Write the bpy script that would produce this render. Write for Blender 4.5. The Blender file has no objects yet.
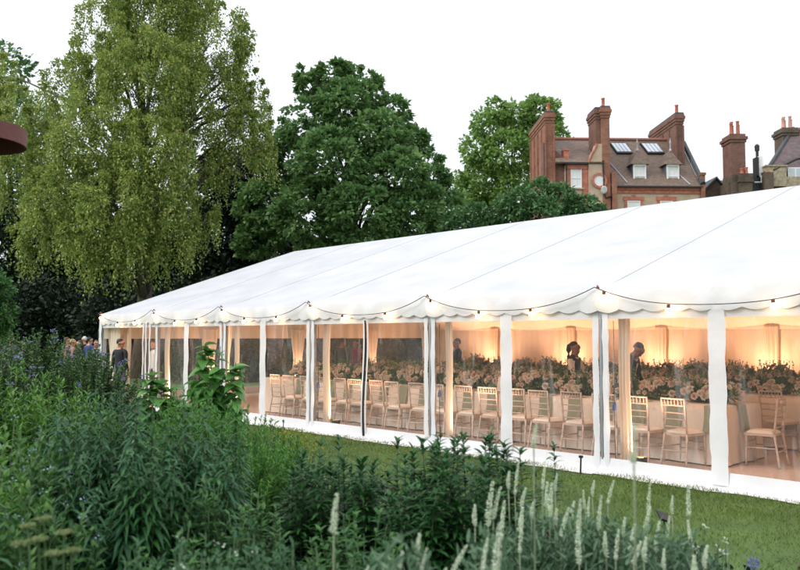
import bpy, bmesh, math, random
import numpy as np
from mathutils import Vector, Matrix
random.seed(7); RNG = np.random.default_rng(11)
C = bpy.context.scene.collection
PI = math.pi

# ------------------------------------------------------------------ survey of the place
F, PIT, CH = 826.0, 0.0621, 1.662               # focal length in photo pixels, camera pitch, eye height
cP, sP = math.cos(PIT), math.sin(PIT)
P0 = np.array([2.4757, 10.198]); TH = 0.83        # a front leg of the marquee and the heading of its long side
U = np.array([-math.cos(TH), math.sin(TH)]); V = np.array([math.sin(TH), math.cos(TH)])
RZ = math.atan2(-U[1], -U[0])
EH, RH, HW = 2.233, 4.28, 6.0                     # eave, ridge, half width
def T(a, b, z=0.0):
    w = P0 + a*U + b*V
    return (float(w[0]), float(w[1]), z)
def at(px, py, d):                                # point seen at (px,py) that is d metres ahead
    u = -(py-285)/F
    return np.array([(px-400)/F*d, (cP-u*sP)*d, (sP+u*cP)*d+CH])
def gnd(px, d):
    return ((px-400)/F*d, d, 0.0)
def ht(py, d):                                    # height of something d metres away whose top is seen at py
    return CH+(336.5-py)*d/F

# ------------------------------------------------------------------ materials
def new_mat(name):
    m = bpy.data.materials.new(name); m.use_nodes = True
    nt = m.node_tree; p = nt.nodes['Principled BSDF']
    return m, nt, p
def L(nt, a, b): nt.links.new(a, b)
def mat(name, col, rough=.6, metal=0, noise=0, nscale=8, bump=0, bscale=40, emit=None, est=0, spec=.5, stretch=None):
    m, nt, p = new_mat(name)
    p.inputs['Base Color'].default_value = (*col, 1); p.inputs['Roughness'].default_value = rough
    p.inputs['Metallic'].default_value = metal; p.inputs['Specular IOR Level'].default_value = spec
    if noise or bump:
        tc = nt.nodes.new('ShaderNodeTexCoord'); v = tc.outputs['Object']
        if stretch:
            mp = nt.nodes.new('ShaderNodeMapping'); mp.inputs['Scale'].default_value = stretch
            L(nt, v, mp.inputs['Vector']); v = mp.outputs['Vector']
    if noise:
        n = nt.nodes.new('ShaderNodeTexNoise'); n.inputs['Scale'].default_value = nscale; n.inputs['Detail'].default_value = 6
        L(nt, v, n.inputs['Vector'])
        r = nt.nodes.new('ShaderNodeValToRGB')
        r.color_ramp.elements[0].position = .3; r.color_ramp.elements[1].position = .7
        r.color_ramp.elements[0].color = (*[max(0, c*(1-noise)) for c in col], 1)
        r.color_ramp.elements[1].color = (*[min(1, c*(1+noise)) for c in col], 1)
        L(nt, n.outputs['Fac'], r.inputs['Fac']); L(nt, r.outputs['Color'], p.inputs['Base Color'])
    if bump:
        n2 = nt.nodes.new('ShaderNodeTexNoise'); n2.inputs['Scale'].default_value = bscale; n2.inputs['Detail'].default_value = 4
        L(nt, v, n2.inputs['Vector'])
        b = nt.nodes.new('ShaderNodeBump'); b.inputs['Strength'].default_value = bump; b.inputs['Distance'].default_value = .05
        L(nt, n2.outputs['Fac'], b.inputs['Height']); L(nt, b.outputs['Normal'], p.inputs['Normal'])
    if emit:
        p.inputs['Emission Color'].default_value = (*emit, 1); p.inputs['Emission Strength'].default_value = est
    return m
def leafmat(name, cols, rough=.5, tr=.3, spec=.35):
    m, nt, p = new_mat(name)
    g = nt.nodes.new('ShaderNodeNewGeometry')
    r = nt.nodes.new('ShaderNodeValToRGB'); cr = r.color_ramp
    n = len(cols)
    cr.elements[0].position = 0; cr.elements[0].color = (*cols[0], 1)
    cr.elements[1].position = 1; cr.elements[1].color = (*cols[-1], 1)
    for i in range(1, n-1):
        e = cr.elements.new(i/(n-1)); e.color = (*cols[i], 1)
    L(nt, g.outputs['Random Per Island'], r.inputs['Fac'])
    L(nt, r.outputs['Color'], p.inputs['Base Color'])
    p.inputs['Roughness'].default_value = rough; p.inputs['Specular IOR Level'].default_value = spec
    t = nt.nodes.new('ShaderNodeBsdfTranslucent'); L(nt, r.outputs['Color'], t.inputs['Color'])
    mx = nt.nodes.new('ShaderNodeMixShader'); mx.inputs['Fac'].default_value = tr
    L(nt, p.outputs['BSDF'], mx.inputs[1]); L(nt, t.outputs['BSDF'], mx.inputs[2])
    L(nt, mx.outputs['Shader'], nt.nodes['Material Output'].inputs['Surface'])
    return m
def fabric(name, col, tr=.15, rough=.55, bump=.15, bscale=3, stretch=None, dirt=.05):
    m = mat(name, col, rough, noise=dirt, nscale=1.2, bump=bump, bscale=bscale, stretch=stretch, spec=.3)
    nt = m.node_tree; p = nt.nodes['Principled BSDF']
    t = nt.nodes.new('ShaderNodeBsdfTranslucent'); t.inputs['Color'].default_value = (*col, 1)
    mx = nt.nodes.new('ShaderNodeMixShader'); mx.inputs['Fac'].default_value = tr
    L(nt, p.outputs['BSDF'], mx.inputs[1]); L(nt, t.outputs['BSDF'], mx.inputs[2])
    L(nt, mx.outputs['Shader'], nt.nodes['Material Output'].inputs['Surface'])
    return m
def brick(name, c1, c2, mortar, scale=1.0, dirt=.35):
    m, nt, p = new_mat(name)
    tc = nt.nodes.new('ShaderNodeTexCoord'); sx = nt.nodes.new('ShaderNodeSeparateXYZ'); L(nt, tc.outputs['Object'], sx.inputs[0])
    ad = nt.nodes.new('ShaderNodeMath'); ad.operation = 'ADD'; L(nt, sx.outputs['X'], ad.inputs[0]); L(nt, sx.outputs['Y'], ad.inputs[1])
    cb = nt.nodes.new('ShaderNodeCombineXYZ'); L(nt, ad.outputs[0], cb.inputs['X']); L(nt, sx.outputs['Z'], cb.inputs['Y'])
    bt = nt.nodes.new('ShaderNodeTexBrick'); L(nt, cb.outputs[0], bt.inputs['Vector'])
    bt.inputs['Color1'].default_value = (*c1, 1); bt.inputs['Color2'].default_value = (*c2, 1); bt.inputs['Mortar'].default_value = (*mortar, 1)
    bt.inputs['Scale'].default_value = scale; bt.inputs['Brick Width'].default_value = .23; bt.inputs['Row Height'].default_value = .08
    bt.inputs['Mortar Size'].default_value = .01; bt.inputs['Bias'].default_value = 0
    n = nt.nodes.new('ShaderNodeTexNoise'); n.inputs['Scale'].default_value = 1.3; n.inputs['Detail'].default_value = 8; n.inputs['Roughness'].default_value = .7
    L(nt, tc.outputs['Object'], n.inputs['Vector'])
    r = nt.nodes.new('ShaderNodeValToRGB'); r.color_ramp.elements[0].position = .35; r.color_ramp.elements[1].position = .65
    r.color_ramp.elements[0].color = (1-dirt, 1-dirt, 1-dirt, 1); r.color_ramp.elements[1].color = (1.1, 1.1, 1.1, 1)
    L(nt, n.outputs['Fac'], r.inputs['Fac'])
    mx = nt.nodes.new('ShaderNodeMix'); mx.data_type = 'RGBA'; mx.blend_type = 'MULTIPLY'; mx.inputs['Factor'].default_value = 1
    L(nt, bt.outputs['Color'], mx.inputs['A']); L(nt, r.outputs['Color'], mx.inputs['B'])
    L(nt, mx.outputs['Result'], p.inputs['Base Color']); p.inputs['Roughness'].default_value = .85
    b = nt.nodes.new('ShaderNodeBump'); b.inputs['Strength'].default_value = .4; b.inputs['Distance'].default_value = .02
    L(nt, bt.outputs['Fac'], b.inputs['Height']); b.invert = True; L(nt, b.outputs['Normal'], p.inputs['Normal'])
    return m
def clear_pvc(name):
    m, nt, p = new_mat(name); nt.nodes.remove(p)
    tc = nt.nodes.new('ShaderNodeTexCoord')
    mp = nt.nodes.new('ShaderNodeMapping'); mp.inputs['Scale'].default_value = (2.2, 2.2, .55); L(nt, tc.outputs['Object'], mp.inputs['Vector'])
    n = nt.nodes.new('ShaderNodeTexNoise'); n.inputs['Scale'].default_value = 1.6; n.inputs['Detail'].default_value = 3; n.inputs['Distortion'].default_value = .8
    L(nt, mp.outputs['Vector'], n.inputs['Vector'])
    b = nt.nodes.new('ShaderNodeBump'); b.inputs['Strength'].default_value = .6; b.inputs['Distance'].default_value = .06
    L(nt, n.outputs['Fac'], b.inputs['Height'])
    lw = nt.nodes.new('ShaderNodeLayerWeight'); L(nt, b.outputs['Normal'], lw.inputs['Normal'])
    pw = nt.nodes.new('ShaderNodeMath'); pw.operation = 'POWER'; pw.inputs[1].default_value = 4.5; L(nt, lw.outputs['Facing'], pw.inputs[0])
    fr = nt.nodes.new('ShaderNodeMath'); fr.operation = 'MULTIPLY_ADD'; fr.inputs[1].default_value = .6; fr.inputs[2].default_value = .05; fr.use_clamp = True; L(nt, pw.outputs[0], fr.inputs[0])
    g = nt.nodes.new('ShaderNodeBsdfGlossy'); g.inputs['Roughness'].default_value = .06; L(nt, b.outputs['Normal'], g.inputs['Normal'])
    t = nt.nodes.new('ShaderNodeBsdfTransparent'); t.inputs['Color'].default_value = (.96, .965, .96, 1)
    mx = nt.nodes.new('ShaderNodeMixShader'); L(nt, fr.outputs[0], mx.inputs['Fac']); L(nt, t.outputs[0], mx.inputs[1]); L(nt, g.outputs[0], mx.inputs[2])
    # creases and milky patches of the soft plastic, haze and glints painted in pale
    mp2 = nt.nodes.new('ShaderNodeMapping'); mp2.inputs['Scale'].default_value = (3.2, 3.2, .5); mp2.inputs['Rotation'].default_value = (0, .35, 0)
    L(nt, tc.outputs['Object'], mp2.inputs['Vector'])
    n2 = nt.nodes.new('ShaderNodeTexNoise'); n2.inputs['Scale'].default_value = 1.9; n2.inputs['Detail'].default_value = 5; n2.inputs['Distortion'].default_value = 1.5
    L(nt, mp2.outputs['Vector'], n2.inputs['Vector'])
    r = nt.nodes.new('ShaderNodeValToRGB'); r.color_ramp.elements[0].position = .57; r.color_ramp.elements[1].position = .78
    r.color_ramp.elements[0].color = (.03, .03, .03, 1); r.color_ramp.elements[1].color = (.24, .22, .22, 1)
    L(nt, n2.outputs['Fac'], r.inputs['Fac'])
    df = nt.nodes.new('ShaderNodeBsdfDiffuse'); df.inputs['Color'].default_value = (.85, .85, .85, 1)
    mx2 = nt.nodes.new('ShaderNodeMixShader'); L(nt, r.outputs['Color'], mx2.inputs['Fac']); L(nt, mx.outputs[0], mx2.inputs[1]); L(nt, df.outputs[0], mx2.inputs[2])
    L(nt, mx2.outputs[0], nt.nodes['Material Output'].inputs['Surface'])
    return m

M = {}
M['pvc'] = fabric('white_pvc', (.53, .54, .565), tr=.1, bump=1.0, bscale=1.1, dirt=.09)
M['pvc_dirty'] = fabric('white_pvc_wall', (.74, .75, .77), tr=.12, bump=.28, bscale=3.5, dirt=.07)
M['pvc_val'] = fabric('white_pvc_valance', (.78, .785, .8), tr=.12, bump=.4, bscale=3)  # lighter copy of the roof fabric; the valance's brightness is put into its colour
M['seam'] = mat('pvc_seam', (.56, .57, .59), .6)  # seam colour close to that of the roof sheets
M['lining'] = fabric('cream_lining', (.84, .75, .62), tr=.15, rough=.8, bump=.3, bscale=6, stretch=(6, 6, .3))
M['curtain'] = fabric('cream_curtain', (.86, .78, .66), tr=.25, rough=.8, bump=.3, bscale=5, stretch=(6, 6, .3))
M['alu'] = mat('grey_aluminium', (.42, .47, .52), .38, .75, noise=.1, bump=.05)
M['clear'] = clear_pvc('clear_window_plastic')
M['black'] = mat('black_plastic', (.012, .012, .014), .45)
M['blackstrip'] = mat('black_webbing', (.008, .008, .01), .8)
M['cable'] = mat('dark_cable', (.02, .02, .035), .5)
M['bulb'] = mat('warm_bulb', (1, .8, .55), .2, emit=(1, .62, .28), est=26)
M['socket'] = mat('brown_socket', (.08, .025, .012), .5)
M['hook'] = mat('rusty_hook', (.28, .1, .05), .6, .4)
M['uplens'] = mat('uplighter_lens', (1, .8, .5), .3, emit=(1, .55, .2), est=30)
M['blueplug'] = mat('blue_plug', (.03, .07, .22), .45)
M['carpet'] = mat('tan_matting', (.52, .4, .34), .95, noise=.12, nscale=30, bump=.2, bscale=120)
M['chair'] = mat('limewashed_wood', (.54, .45, .385), .45, noise=.12, nscale=25)
M['cushion'] = mat('ivory_cushion', (.76, .7, .62), .85, bump=.2, bscale=60)
M['cloth'] = fabric('ivory_tablecloth', (.80, .74, .66), tr=.1, rough=.85, bump=.25, bscale=9, stretch=(3, 3, .6))
M['sage'] = fabric('sage_napkin', (.3, .33, .24), tr=.1, rough=.9, bump=.3, bscale=20)
M['card'] = mat('white_card', (.82, .8, .76), .7)
M['rose_p'] = leafmat('peach_petals', [(.82, .62, .57), (.85, .72, .65), (.87, .8, .75), (.8, .56, .5)], .6, .3)
M['rose_w'] = leafmat('cream_petals', [(.84, .82, .7), (.86, .84, .76), (.82, .74, .6)], .6, .3)
M['rose_k'] = leafmat('dusky_petals', [(.5, .22, .2), (.6, .32, .28), (.46, .22, .22)], .6, .25)
M['floral_green'] = leafmat('arrangement_leaves', [(0.054, 0.126, 0.032), (0.098, 0.193, 0.054), (0.163, 0.286, 0.087), (0.240, 0.370, 0.131)], .55, .3)
M['trough'] = mat('dark_trough', (.05, .04, .03), .6)
M['skin'] = mat('skin_tone', (.42, .22, .15), .5); M['skin2'] = mat('dark_skin_tone', (.27, .14, .09), .45)
M['suit'] = mat('black_suit', (.012, .013, .018), .8); M['navy'] = mat('navy_cloth', (.02, .03, .075), .8)
M['shirt'] = mat('white_shirt', (.75, .74, .72), .8); M['grey'] = mat('grey_trousers', (.12, .13, .15), .8)
M['waist'] = mat('black_waistcoat', (.016, .016, .018), .75); M['redcloth'] = mat('red_cloth', (.35, .03, .03), .8)
M['blush'] = mat('blush_dress', (.3, .17, .15), .8); M['bluecloth'] = mat('blue_cloth', (.03, .06, .17), .8)
M['hair_d'] = mat('dark_hair', (.012, .009, .008), .5); M['hair_b'] = mat('brown_hair', (.09, .045, .022), .5)
M['hair_w'] = mat('white_hair', (.6, .58, .55), .6); M['hair_f'] = mat('fair_hair', (.38, .24, .11), .5)
M['eye'] = mat('eye_dark', (.01, .008, .006), .2); M['shoe'] = mat('black_shoe', (.01, .01, .01), .3)
M['bark'] = mat('grey_bark', (.11, .095, .075), .9, noise=.5, nscale=6, bump=.8, bscale=14, stretch=(3, 3, .6))
M['bark_d'] = mat('dark_bark', (.045, .035, .028), .9, noise=.4, nscale=6, bump=.7, bscale=14, stretch=(3, 3, .6))
M['lf_birch'] = leafmat('birch_leaves', [(0.126, 0.202, 0.049), (0.200, 0.294, 0.067), (0.269, 0.361, 0.082), (0.349, 0.420, 0.107), (0.468, 0.455, 0.137)], .5, .35)
M['lf_chest'] = leafmat('chestnut_leaves', [(0.068, 0.154, 0.053), (0.113, 0.232, 0.074), (0.158, 0.281, 0.092), (0.233, 0.360, 0.120)], .45, .28)
M['lf_plane'] = leafmat('plane_leaves', [(0.143, 0.259, 0.071), (0.207, 0.350, 0.089), (0.287, 0.427, 0.124)], .5, .4)
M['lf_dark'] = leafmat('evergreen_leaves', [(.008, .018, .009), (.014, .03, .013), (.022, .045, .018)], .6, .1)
M['lf_shrubtree'] = leafmat('glossy_tree_leaves', [(0.049, 0.124, 0.049), (0.083, 0.182, 0.067), (0.124, 0.248, 0.091), (0.182, 0.315, 0.116)], .42, .25)
M['lf_lime'] = leafmat('lime_leaves', [(0.056, 0.167, 0.021), (0.095, 0.229, 0.031), (0.143, 0.291, 0.052)], .5, .3)
M['lf_mid'] = leafmat('mid_green_leaves', [(0.033, 0.105, 0.025), (0.053, 0.148, 0.035), (0.081, 0.190, 0.044)], .5, .28, .28)
M['lf_lily'] = leafmat('lily_leaves', [(0.018, 0.075, 0.020), (0.030, 0.106, 0.028), (0.048, 0.144, 0.038)], .42, .25, .28)
M['lf_blue'] = leafmat('bluegreen_leaves', [(0.020, 0.080, 0.032), (0.034, 0.111, 0.042), (0.050, 0.149, 0.056)], .45, .22, .28)
M['lf_feather'] = leafmat('feathery_leaves', [(0.060, 0.194, 0.027), (0.092, 0.254, 0.035), (0.132, 0.314, 0.049)], .5, .3)
M['lf_yellow'] = leafmat('yellow_green_bracts', [(.2, .27, .03), (.3, .34, .04), (.16, .24, .03)], .5, .3)
M['lf_heart'] = leafmat('heart_leaves', [(0.070, 0.194, 0.050), (0.107, 0.276, 0.064), (0.154, 0.356, 0.084)], .42, .35, .45)
M['lf_grey'] = leafmat('grey_green_leaves', [(0.059, 0.124, 0.066), (0.087, 0.166, 0.088), (0.117, 0.207, 0.114)], .55, .2)
M['lf_grass'] = leafmat('ornamental_grass', [(.08, .16, .04), (.12, .2, .06), (.17, .24, .09)], .45, .25)
M['lf_under'] = leafmat('shadow_dark_leaves', [(0.004, 0.012, 0.005), (0.007, 0.017, 0.007), (0.010, 0.022, 0.008)], .55, .15)  # near-black leaf colours carry the deep shadow under the border plants
M['lf_ceano'] = leafmat('small_bush_leaves', [(0.034, 0.089, 0.029), (0.056, 0.131, 0.038), (0.084, 0.167, 0.047), (0.112, 0.202, 0.058)], .5, .22, .28)
M['fl_blue'] = leafmat('violet_blue_flowers', [(.13, .14, .34), (.2, .21, .42), (.28, .3, .5)], .6, .2)
M['fl_pale'] = leafmat('pale_blue_flowers', [(.3, .4, .55), (.4, .5, .62)], .6, .2)
M['fl_spike'] = leafmat('pale_green_florets', [(0.529, 0.632, 0.460), (0.690, 0.770, 0.609), (0.851, 0.897, 0.770)], .6, .3)
M['fl_umbel'] = leafmat('greenish_umbel_florets', [(.16, .21, .08), (.22, .28, .11), (.3, .34, .17)], .6, .3)
M['fl_orange'] = leafmat('orange_flowers', [(.6, .15, .05), (.7, .25, .1)], .6, .2)
M['stem'] = mat('plant_stem', (.05, .1, .035), .6); M['stem_d'] = mat('brown_stem', (.06, .05, .03), .7)
M['stem_w'] = mat('pale_stem', (.17, .21, .12), .6)
M['soil'] = mat('garden_soil', (.018, .014, .01), .95, noise=.4, nscale=12, bump=.6, bscale=30)
M['rust'] = mat('rust_red_steel', (.15, .052, .045), .75, noise=.2, nscale=5, bump=.1)
M['b_red'] = brick('red_brick', (.27, .085, .05), (.36, .135, .075), (.26, .19, .14))
M['b_dkred'] = brick('dark_and_shade_red_brick', (.17, .07, .05), (.24, .105, .07), (.18, .13, .11))  # dark red brick; also the shade painted on the middle chimney's left face
M['b_yel'] = brick('yellow_stock_brick', (.56, .4, .27), (.5, .35, .24), (.5, .43, .35), dirt=.2)
M['b_brown'] = brick('brown_stock_brick', (.12, .085, .06), (.16, .11, .075), (.12, .1, .08), dirt=.5)
M['redtrim'] = mat('rubbed_red_brick', (.42, .15, .1), .8, noise=.25, nscale=4)
M['tile'] = mat('brown_roof_tile', (.16, .112, .085), .8, noise=.3, nscale=3.5, bump=.5, bscale=10, stretch=(1, 1, 2.5))
M['tile_p'] = mat('plum_roof_tile', (.11, .078, .08), .8, noise=.25, nscale=3, bump=.5, bscale=10)
M['slate'] = mat('dark_slate', (.05, .058, .062), .6, noise=.2, nscale=3)
M['ridge'] = mat('terracotta_ridge', (.3, .12, .08), .8, noise=.2)
M['pot'] = mat('terracotta_pot', (.42, .12, .075), .8, noise=.2, nscale=4)
M['potp'] = mat('pale_pink_pot', (.55, .28, .22), .8, noise=.15, nscale=4)
M['wpaint'] = mat('white_window_paint', (.8, .8, .79), .5)
M['blind'] = mat('white_blind', (.75, .76, .76), .7)
M['glass_w'] = mat('pale_window_glass', (.45, .5, .55), .08, spec=.9)
M['glass_d'] = mat('dark_window_glass', (.12, .15, .18), .06, spec=1)
M['lead'] = mat('blue_grey_lead', (.1, .13, .18), .6, noise=.15)
M['leadlt'] = mat('pale_lead', (.4, .42, .44), .6)
M['stone'] = mat('buff_stone', (.35, .29, .2), .9, noise=.35, nscale=5)
M['gutter'] = mat('black_gutter', (.015, .015, .017), .5)

# lawn
def lawn_mat():
    m, nt, p = new_mat('mown_lawn')
    tc = nt.nodes.new('ShaderNodeTexCoord')
    n = nt.nodes.new('ShaderNodeTexNoise'); n.inputs['Scale'].default_value = .9; n.inputs['Detail'].default_value = 8; n.inputs['Roughness'].default_value = .7
    L(nt, tc.outputs['Object'], n.inputs['Vector'])
    r = nt.nodes.new('ShaderNodeValToRGB'); r.color_ramp.elements[0].color = (.04, .08, .02, 1); r.color_ramp.elements[1].color = (.085, .15, .03, 1)
    r.color_ramp.elements[0].position = .35; r.color_ramp.elements[1].position = .65
    L(nt, n.outputs['Fac'], r.inputs['Fac']); L(nt, r.outputs['Color'], p.inputs['Base Color']); p.inputs['Roughness'].default_value = .9
    return m
M['lawn'] = lawn_mat()
M['blade'] = leafmat('lawn_blades', [(0.054, 0.109, 0.013), (0.086, 0.149, 0.018), (0.119, 0.185, 0.027), (0.163, 0.200, 0.041)], .55, .25)

# ------------------------------------------------------------------ mesh helpers
class MB:
    def __init__(s): s.v = []; s.f = []; s.m = []
    def add(s, vs, fs, mi=0):
        o = len(s.v); s.v += [tuple(map(float, x)) for x in vs]
        s.f += [tuple(i+o for i in f) for f in fs]; s.m += [mi]*len(fs); return s
    def box(s, x0, y0, z0, x1, y1, z1, mi=0):
        return s.add([(x0,y0,z0),(x1,y0,z0),(x1,y1,z0),(x0,y1,z0),(x0,y0,z1),(x1,y0,z1),(x1,y1,z1),(x0,y1,z1)],
                     [(0,3,2,1),(4,5,6,7),(0,1,5,4),(1,2,6,5),(2,3,7,6),(3,0,4,7)], mi)
    def tube(s, pts, rad, n=8, mi=0, cap=True):
        pts = [Vector(p) for p in pts]; k = len(pts)
        if not hasattr(rad, '__len__'): rad = [rad]*k
        vs = []; up = Vector((0, 0, 1))
        for i, p in enumerate(pts):
            t = (pts[min(i+1, k-1)]-pts[max(i-1, 0)]).normalized()
            a = t.cross(up)
            if a.length < .05: a = t.cross(Vector((0, 1, 0)))
            a.normalize(); b = t.cross(a)
            for j in range(n):
                q = 2*PI*j/n; vs.append(p+(a*math.cos(q)+b*math.sin(q))*rad[i])
        fs = [(i*n+j, i*n+(j+1) % n, (i+1)*n+(j+1) % n, (i+1)*n+j) for i in range(k-1) for j in range(n)]
        if cap: fs += [tuple(range(n-1, -1, -1)), tuple(range((k-1)*n, k*n))]
        return s.add(vs, fs, mi)
    def lathe(s, prof, n=16, c=(0, 0, 0), mi=0, sx=1, sy=1):
        vs = [(c[0]+r*sx*math.cos(2*PI*j/n), c[1]+r*sy*math.sin(2*PI*j/n), c[2]+z) for r, z in prof for j in range(n)]
        fs = [(i*n+j, i*n+(j+1) % n, (i+1)*n+(j+1) % n, (i+1)*n+j) for i in range(len(prof)-1) for j in range(n)]
        return s.add(vs, fs, mi)
    def prism(s, poly, axis, lo, hi, mi=0):
        """poly 2-D outline, extruded along axis ('x': poly=(y,z); 'y': poly=(x,z); 'z': poly=(x,y))"""
        def mk(p, t): return {'x': (t, p[0], p[1]), 'y': (p[0], t, p[1]), 'z': (p[0], p[1], t)}[axis]
        n = len(poly); vs = [mk(p, lo) for p in poly]+[mk(p, hi) for p in poly]
        return s.add(vs, [tuple(range(n-1, -1, -1)), tuple(range(n, 2*n))]+[(i, (i+1) % n, n+(i+1) % n, n+i) for i in range(n)], mi)
    def grid(s, fn, nu, nv, mi=0):
        vs = [fn(i/nu, j/nv) for j in range(nv+1) for i in range(nu+1)]
        return s.add(vs, [(j*(nu+1)+i, j*(nu+1)+i+1, (j+1)*(nu+1)+i+1, (j+1)*(nu+1)+i) for j in range(nv) for i in range(nu)], mi)
    def mesh(s, name, mats, smooth=False, fix=True):
        me = bpy.data.meshes.new(name); me.from_pydata(s.v, [], s.f)
        for m in (mats if isinstance(mats, (list, tuple)) else [mats]): me.materials.append(m)
        me.polygons.foreach_set('material_index', s.m)
        if fix:
            bm = bmesh.new(); bm.from_mesh(me); bmesh.ops.recalc_face_normals(bm, faces=bm.faces); bm.to_mesh(me); bm.free()
        if smooth: me.polygons.foreach_set('use_smooth', [True]*len(me.polygons))
        me.update(); return me
    def build(s, name, mats, parent=None, smooth=False, fix=True):
        return link(name, s.mesh(name, mats, smooth, fix), parent)
def link(name, me, parent=None, loc=None, rz=None):
    o = bpy.data.objects.new(name, me); C.objects.link(o)
    if parent: o.parent = parent
    if loc is not None: o.location = loc
    if rz is not None: o.rotation_euler = (0, 0, rz)
    return o
def tag(o, label, cat, group=None, kind=None):
    if label: o['label'] = label
    if cat: o['category'] = cat
    if group: o['group'] = group
    if kind: o['kind'] = kind
    return o
def thing(name, label, cat, loc=(0, 0, 0), rz=0, group=None):
    o = bpy.data.objects.new(name, None); C.objects.link(o); o.empty_display_size = .2
    o.location = loc; o.rotation_euler = (0, 0, rz)
    return tag(o, label, cat, group)
def struct(o): o['kind'] = 'structure'; return o
CH_OF = {}
def copy_tree(o, parent=None):
    c = o.copy(); C.objects.link(c); c.parent = parent
    for ch in [x for x in KIDS.get(o.name, [])]: copy_tree(ch, c)
    return c
KIDS = {}
def freeze_kids(root):
    def rec(o):
        KIDS[o.name] = list(o.children)
        for c in o.children: rec(c)
    bpy.context.view_layer.update(); rec(root)
def dup(root, loc, rz=0, label=None, group=None, scale=1.0):
    c = copy_tree(root); c.location = loc; c.rotation_euler = (0, 0, rz); c.scale = (scale,)*3
    if label: c['label'] = label
    if group: c['group'] = group
    return c
def quadmesh(name, Vv, Q, mats, mi=None, smooth=True):
    me = bpy.data.meshes.new(name)
    nq = len(Q); me.vertices.add(len(Vv)); me.vertices.foreach_set('co', np.ascontiguousarray(Vv, dtype=np.float32).ravel())
    me.loops.add(nq*4); me.loops.foreach_set('vertex_index', np.ascontiguousarray(Q, dtype=np.int32).ravel())
    me.polygons.add(nq); me.polygons.foreach_set('loop_start', np.arange(0, nq*4, 4, dtype=np.int32))
    if smooth: me.polygons.foreach_set('use_smooth', np.ones(nq, dtype=bool))
    for m in (mats if isinstance(mats, (list, tuple)) else [mats]): me.materials.append(m)
    if mi is not None: me.polygons.foreach_set('material_index', np.asarray(mi, dtype=np.int32))
    me.update(calc_edges=True); me.validate(); return me
def unit(a):
    return a/np.maximum(np.linalg.norm(a, axis=-1, keepdims=True), 1e-9)
PROF = {'lance': ([0, .12, .4, .75, 1], [.25, .8, 1, .6, .03]),
        'ovate': ([0, .15, .4, .75, 1], [.15, .85, 1, .6, .03]),
        'heart': ([-.08, .05, .3, .65, 1], [.55, .95, 1, .62, .03]),
        'strap': ([0, .3, .6, .85, 1], [.8, 1, .85, .5, .03]),
        'small': ([0, .45, 1], [.2, 1, .05])}
def leafset(P, D, Nn, Ln, W, droop=0.3, prof='lance', fold=.18):
    """blades folded along the midrib: returns verts, quads"""
    P = np.asarray(P, float); n = len(P); D = unit(np.asarray(D, float)); S = unit(np.cross(D, Nn)); N2 = np.cross(S, D)
    t, w = map(np.array, PROF[prof]); k = len(t)
    Ln = np.broadcast_to(Ln, (n,)); W = np.broadcast_to(W, (n,)); droop = np.broadcast_to(droop, (n,))
    mid = P[:, None, :]+D[:, None, :]*(Ln[:, None]*t[None])[..., None]
    mid[..., 2] -= (Ln*droop)[:, None]*np.maximum(t[None], 0)**2
    half = (W[:, None]*w[None]/2)[..., None]
    Lf = mid-S[:, None, :]*half+N2[:, None, :]*half*fold*2
    Rt = mid+S[:, None, :]*half+N2[:, None, :]*half*fold*2
    Vv = np.stack([Lf, mid, Rt], axis=2).reshape(-1, 3)
    b = (np.arange(n)*k*3)[:, None, None]; i = np.arange(k-1)[None, :, None]
    q = []
    for c in (0, 1):
        q.append(np.concatenate([b+i*3+c, b+i*3+c+1, b+(i+1)*3+c+1, b+(i+1)*3+c], axis=2))
    return Vv, np.concatenate(q, axis=1).reshape(-1, 4)
def rhombs(P, D, Nn, Ln, W):
    """one bent quad per leaf, for trees"""
    D = unit(D); S = unit(np.cross(D, Nn)); n = len(P)
    Ln = np.broadcast_to(Ln, (n,))[:, None]; W = np.broadcast_to(W, (n,))[:, None]
    N2 = np.cross(S, D)
    a = P; c = P+D*Ln; m = P+D*Ln*.45
    b = m-S*W/2+N2*W*.15; d = m+S*W/2+N2*W*.15
    Vv = np.stack([a, b, c, d], axis=1).reshape(-1, 3)
    return Vv, np.arange(n*4).reshape(n, 4)
class Leaves:
    def __init__(s): s.v = []; s.q = []; s.m = []; s.n = 0
    def add(s, vq, mi=0):
        v, q = vq; s.v.append(v); s.q.append(q+s.n); s.m.append(np.full(len(q), mi)); s.n += len(v); return s
    def mesh(s, name, mats, smooth=True):
        return quadmesh(name, np.concatenate(s.v), np.concatenate(s.q), mats, np.concatenate(s.m), smooth)
    def build(s, name, mats, parent=None, smooth=True): return link(name, s.mesh(name, mats, smooth), parent)
def rdir(n, zlo=-1, zhi=1):
    z = RNG.uniform(zlo, zhi, n); a = RNG.uniform(0, 2*PI, n); r = np.sqrt(np.maximum(0, 1-z*z))
    return np.stack([r*np.cos(a), r*np.sin(a), z], 1)

# ------------------------------------------------------------------ ground
g = MB(); g.grid(lambda u, v: (-300+600*u, -100+700*v, 0), 2, 2); lawn = struct(g.build('ground', M['lawn']))
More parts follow.
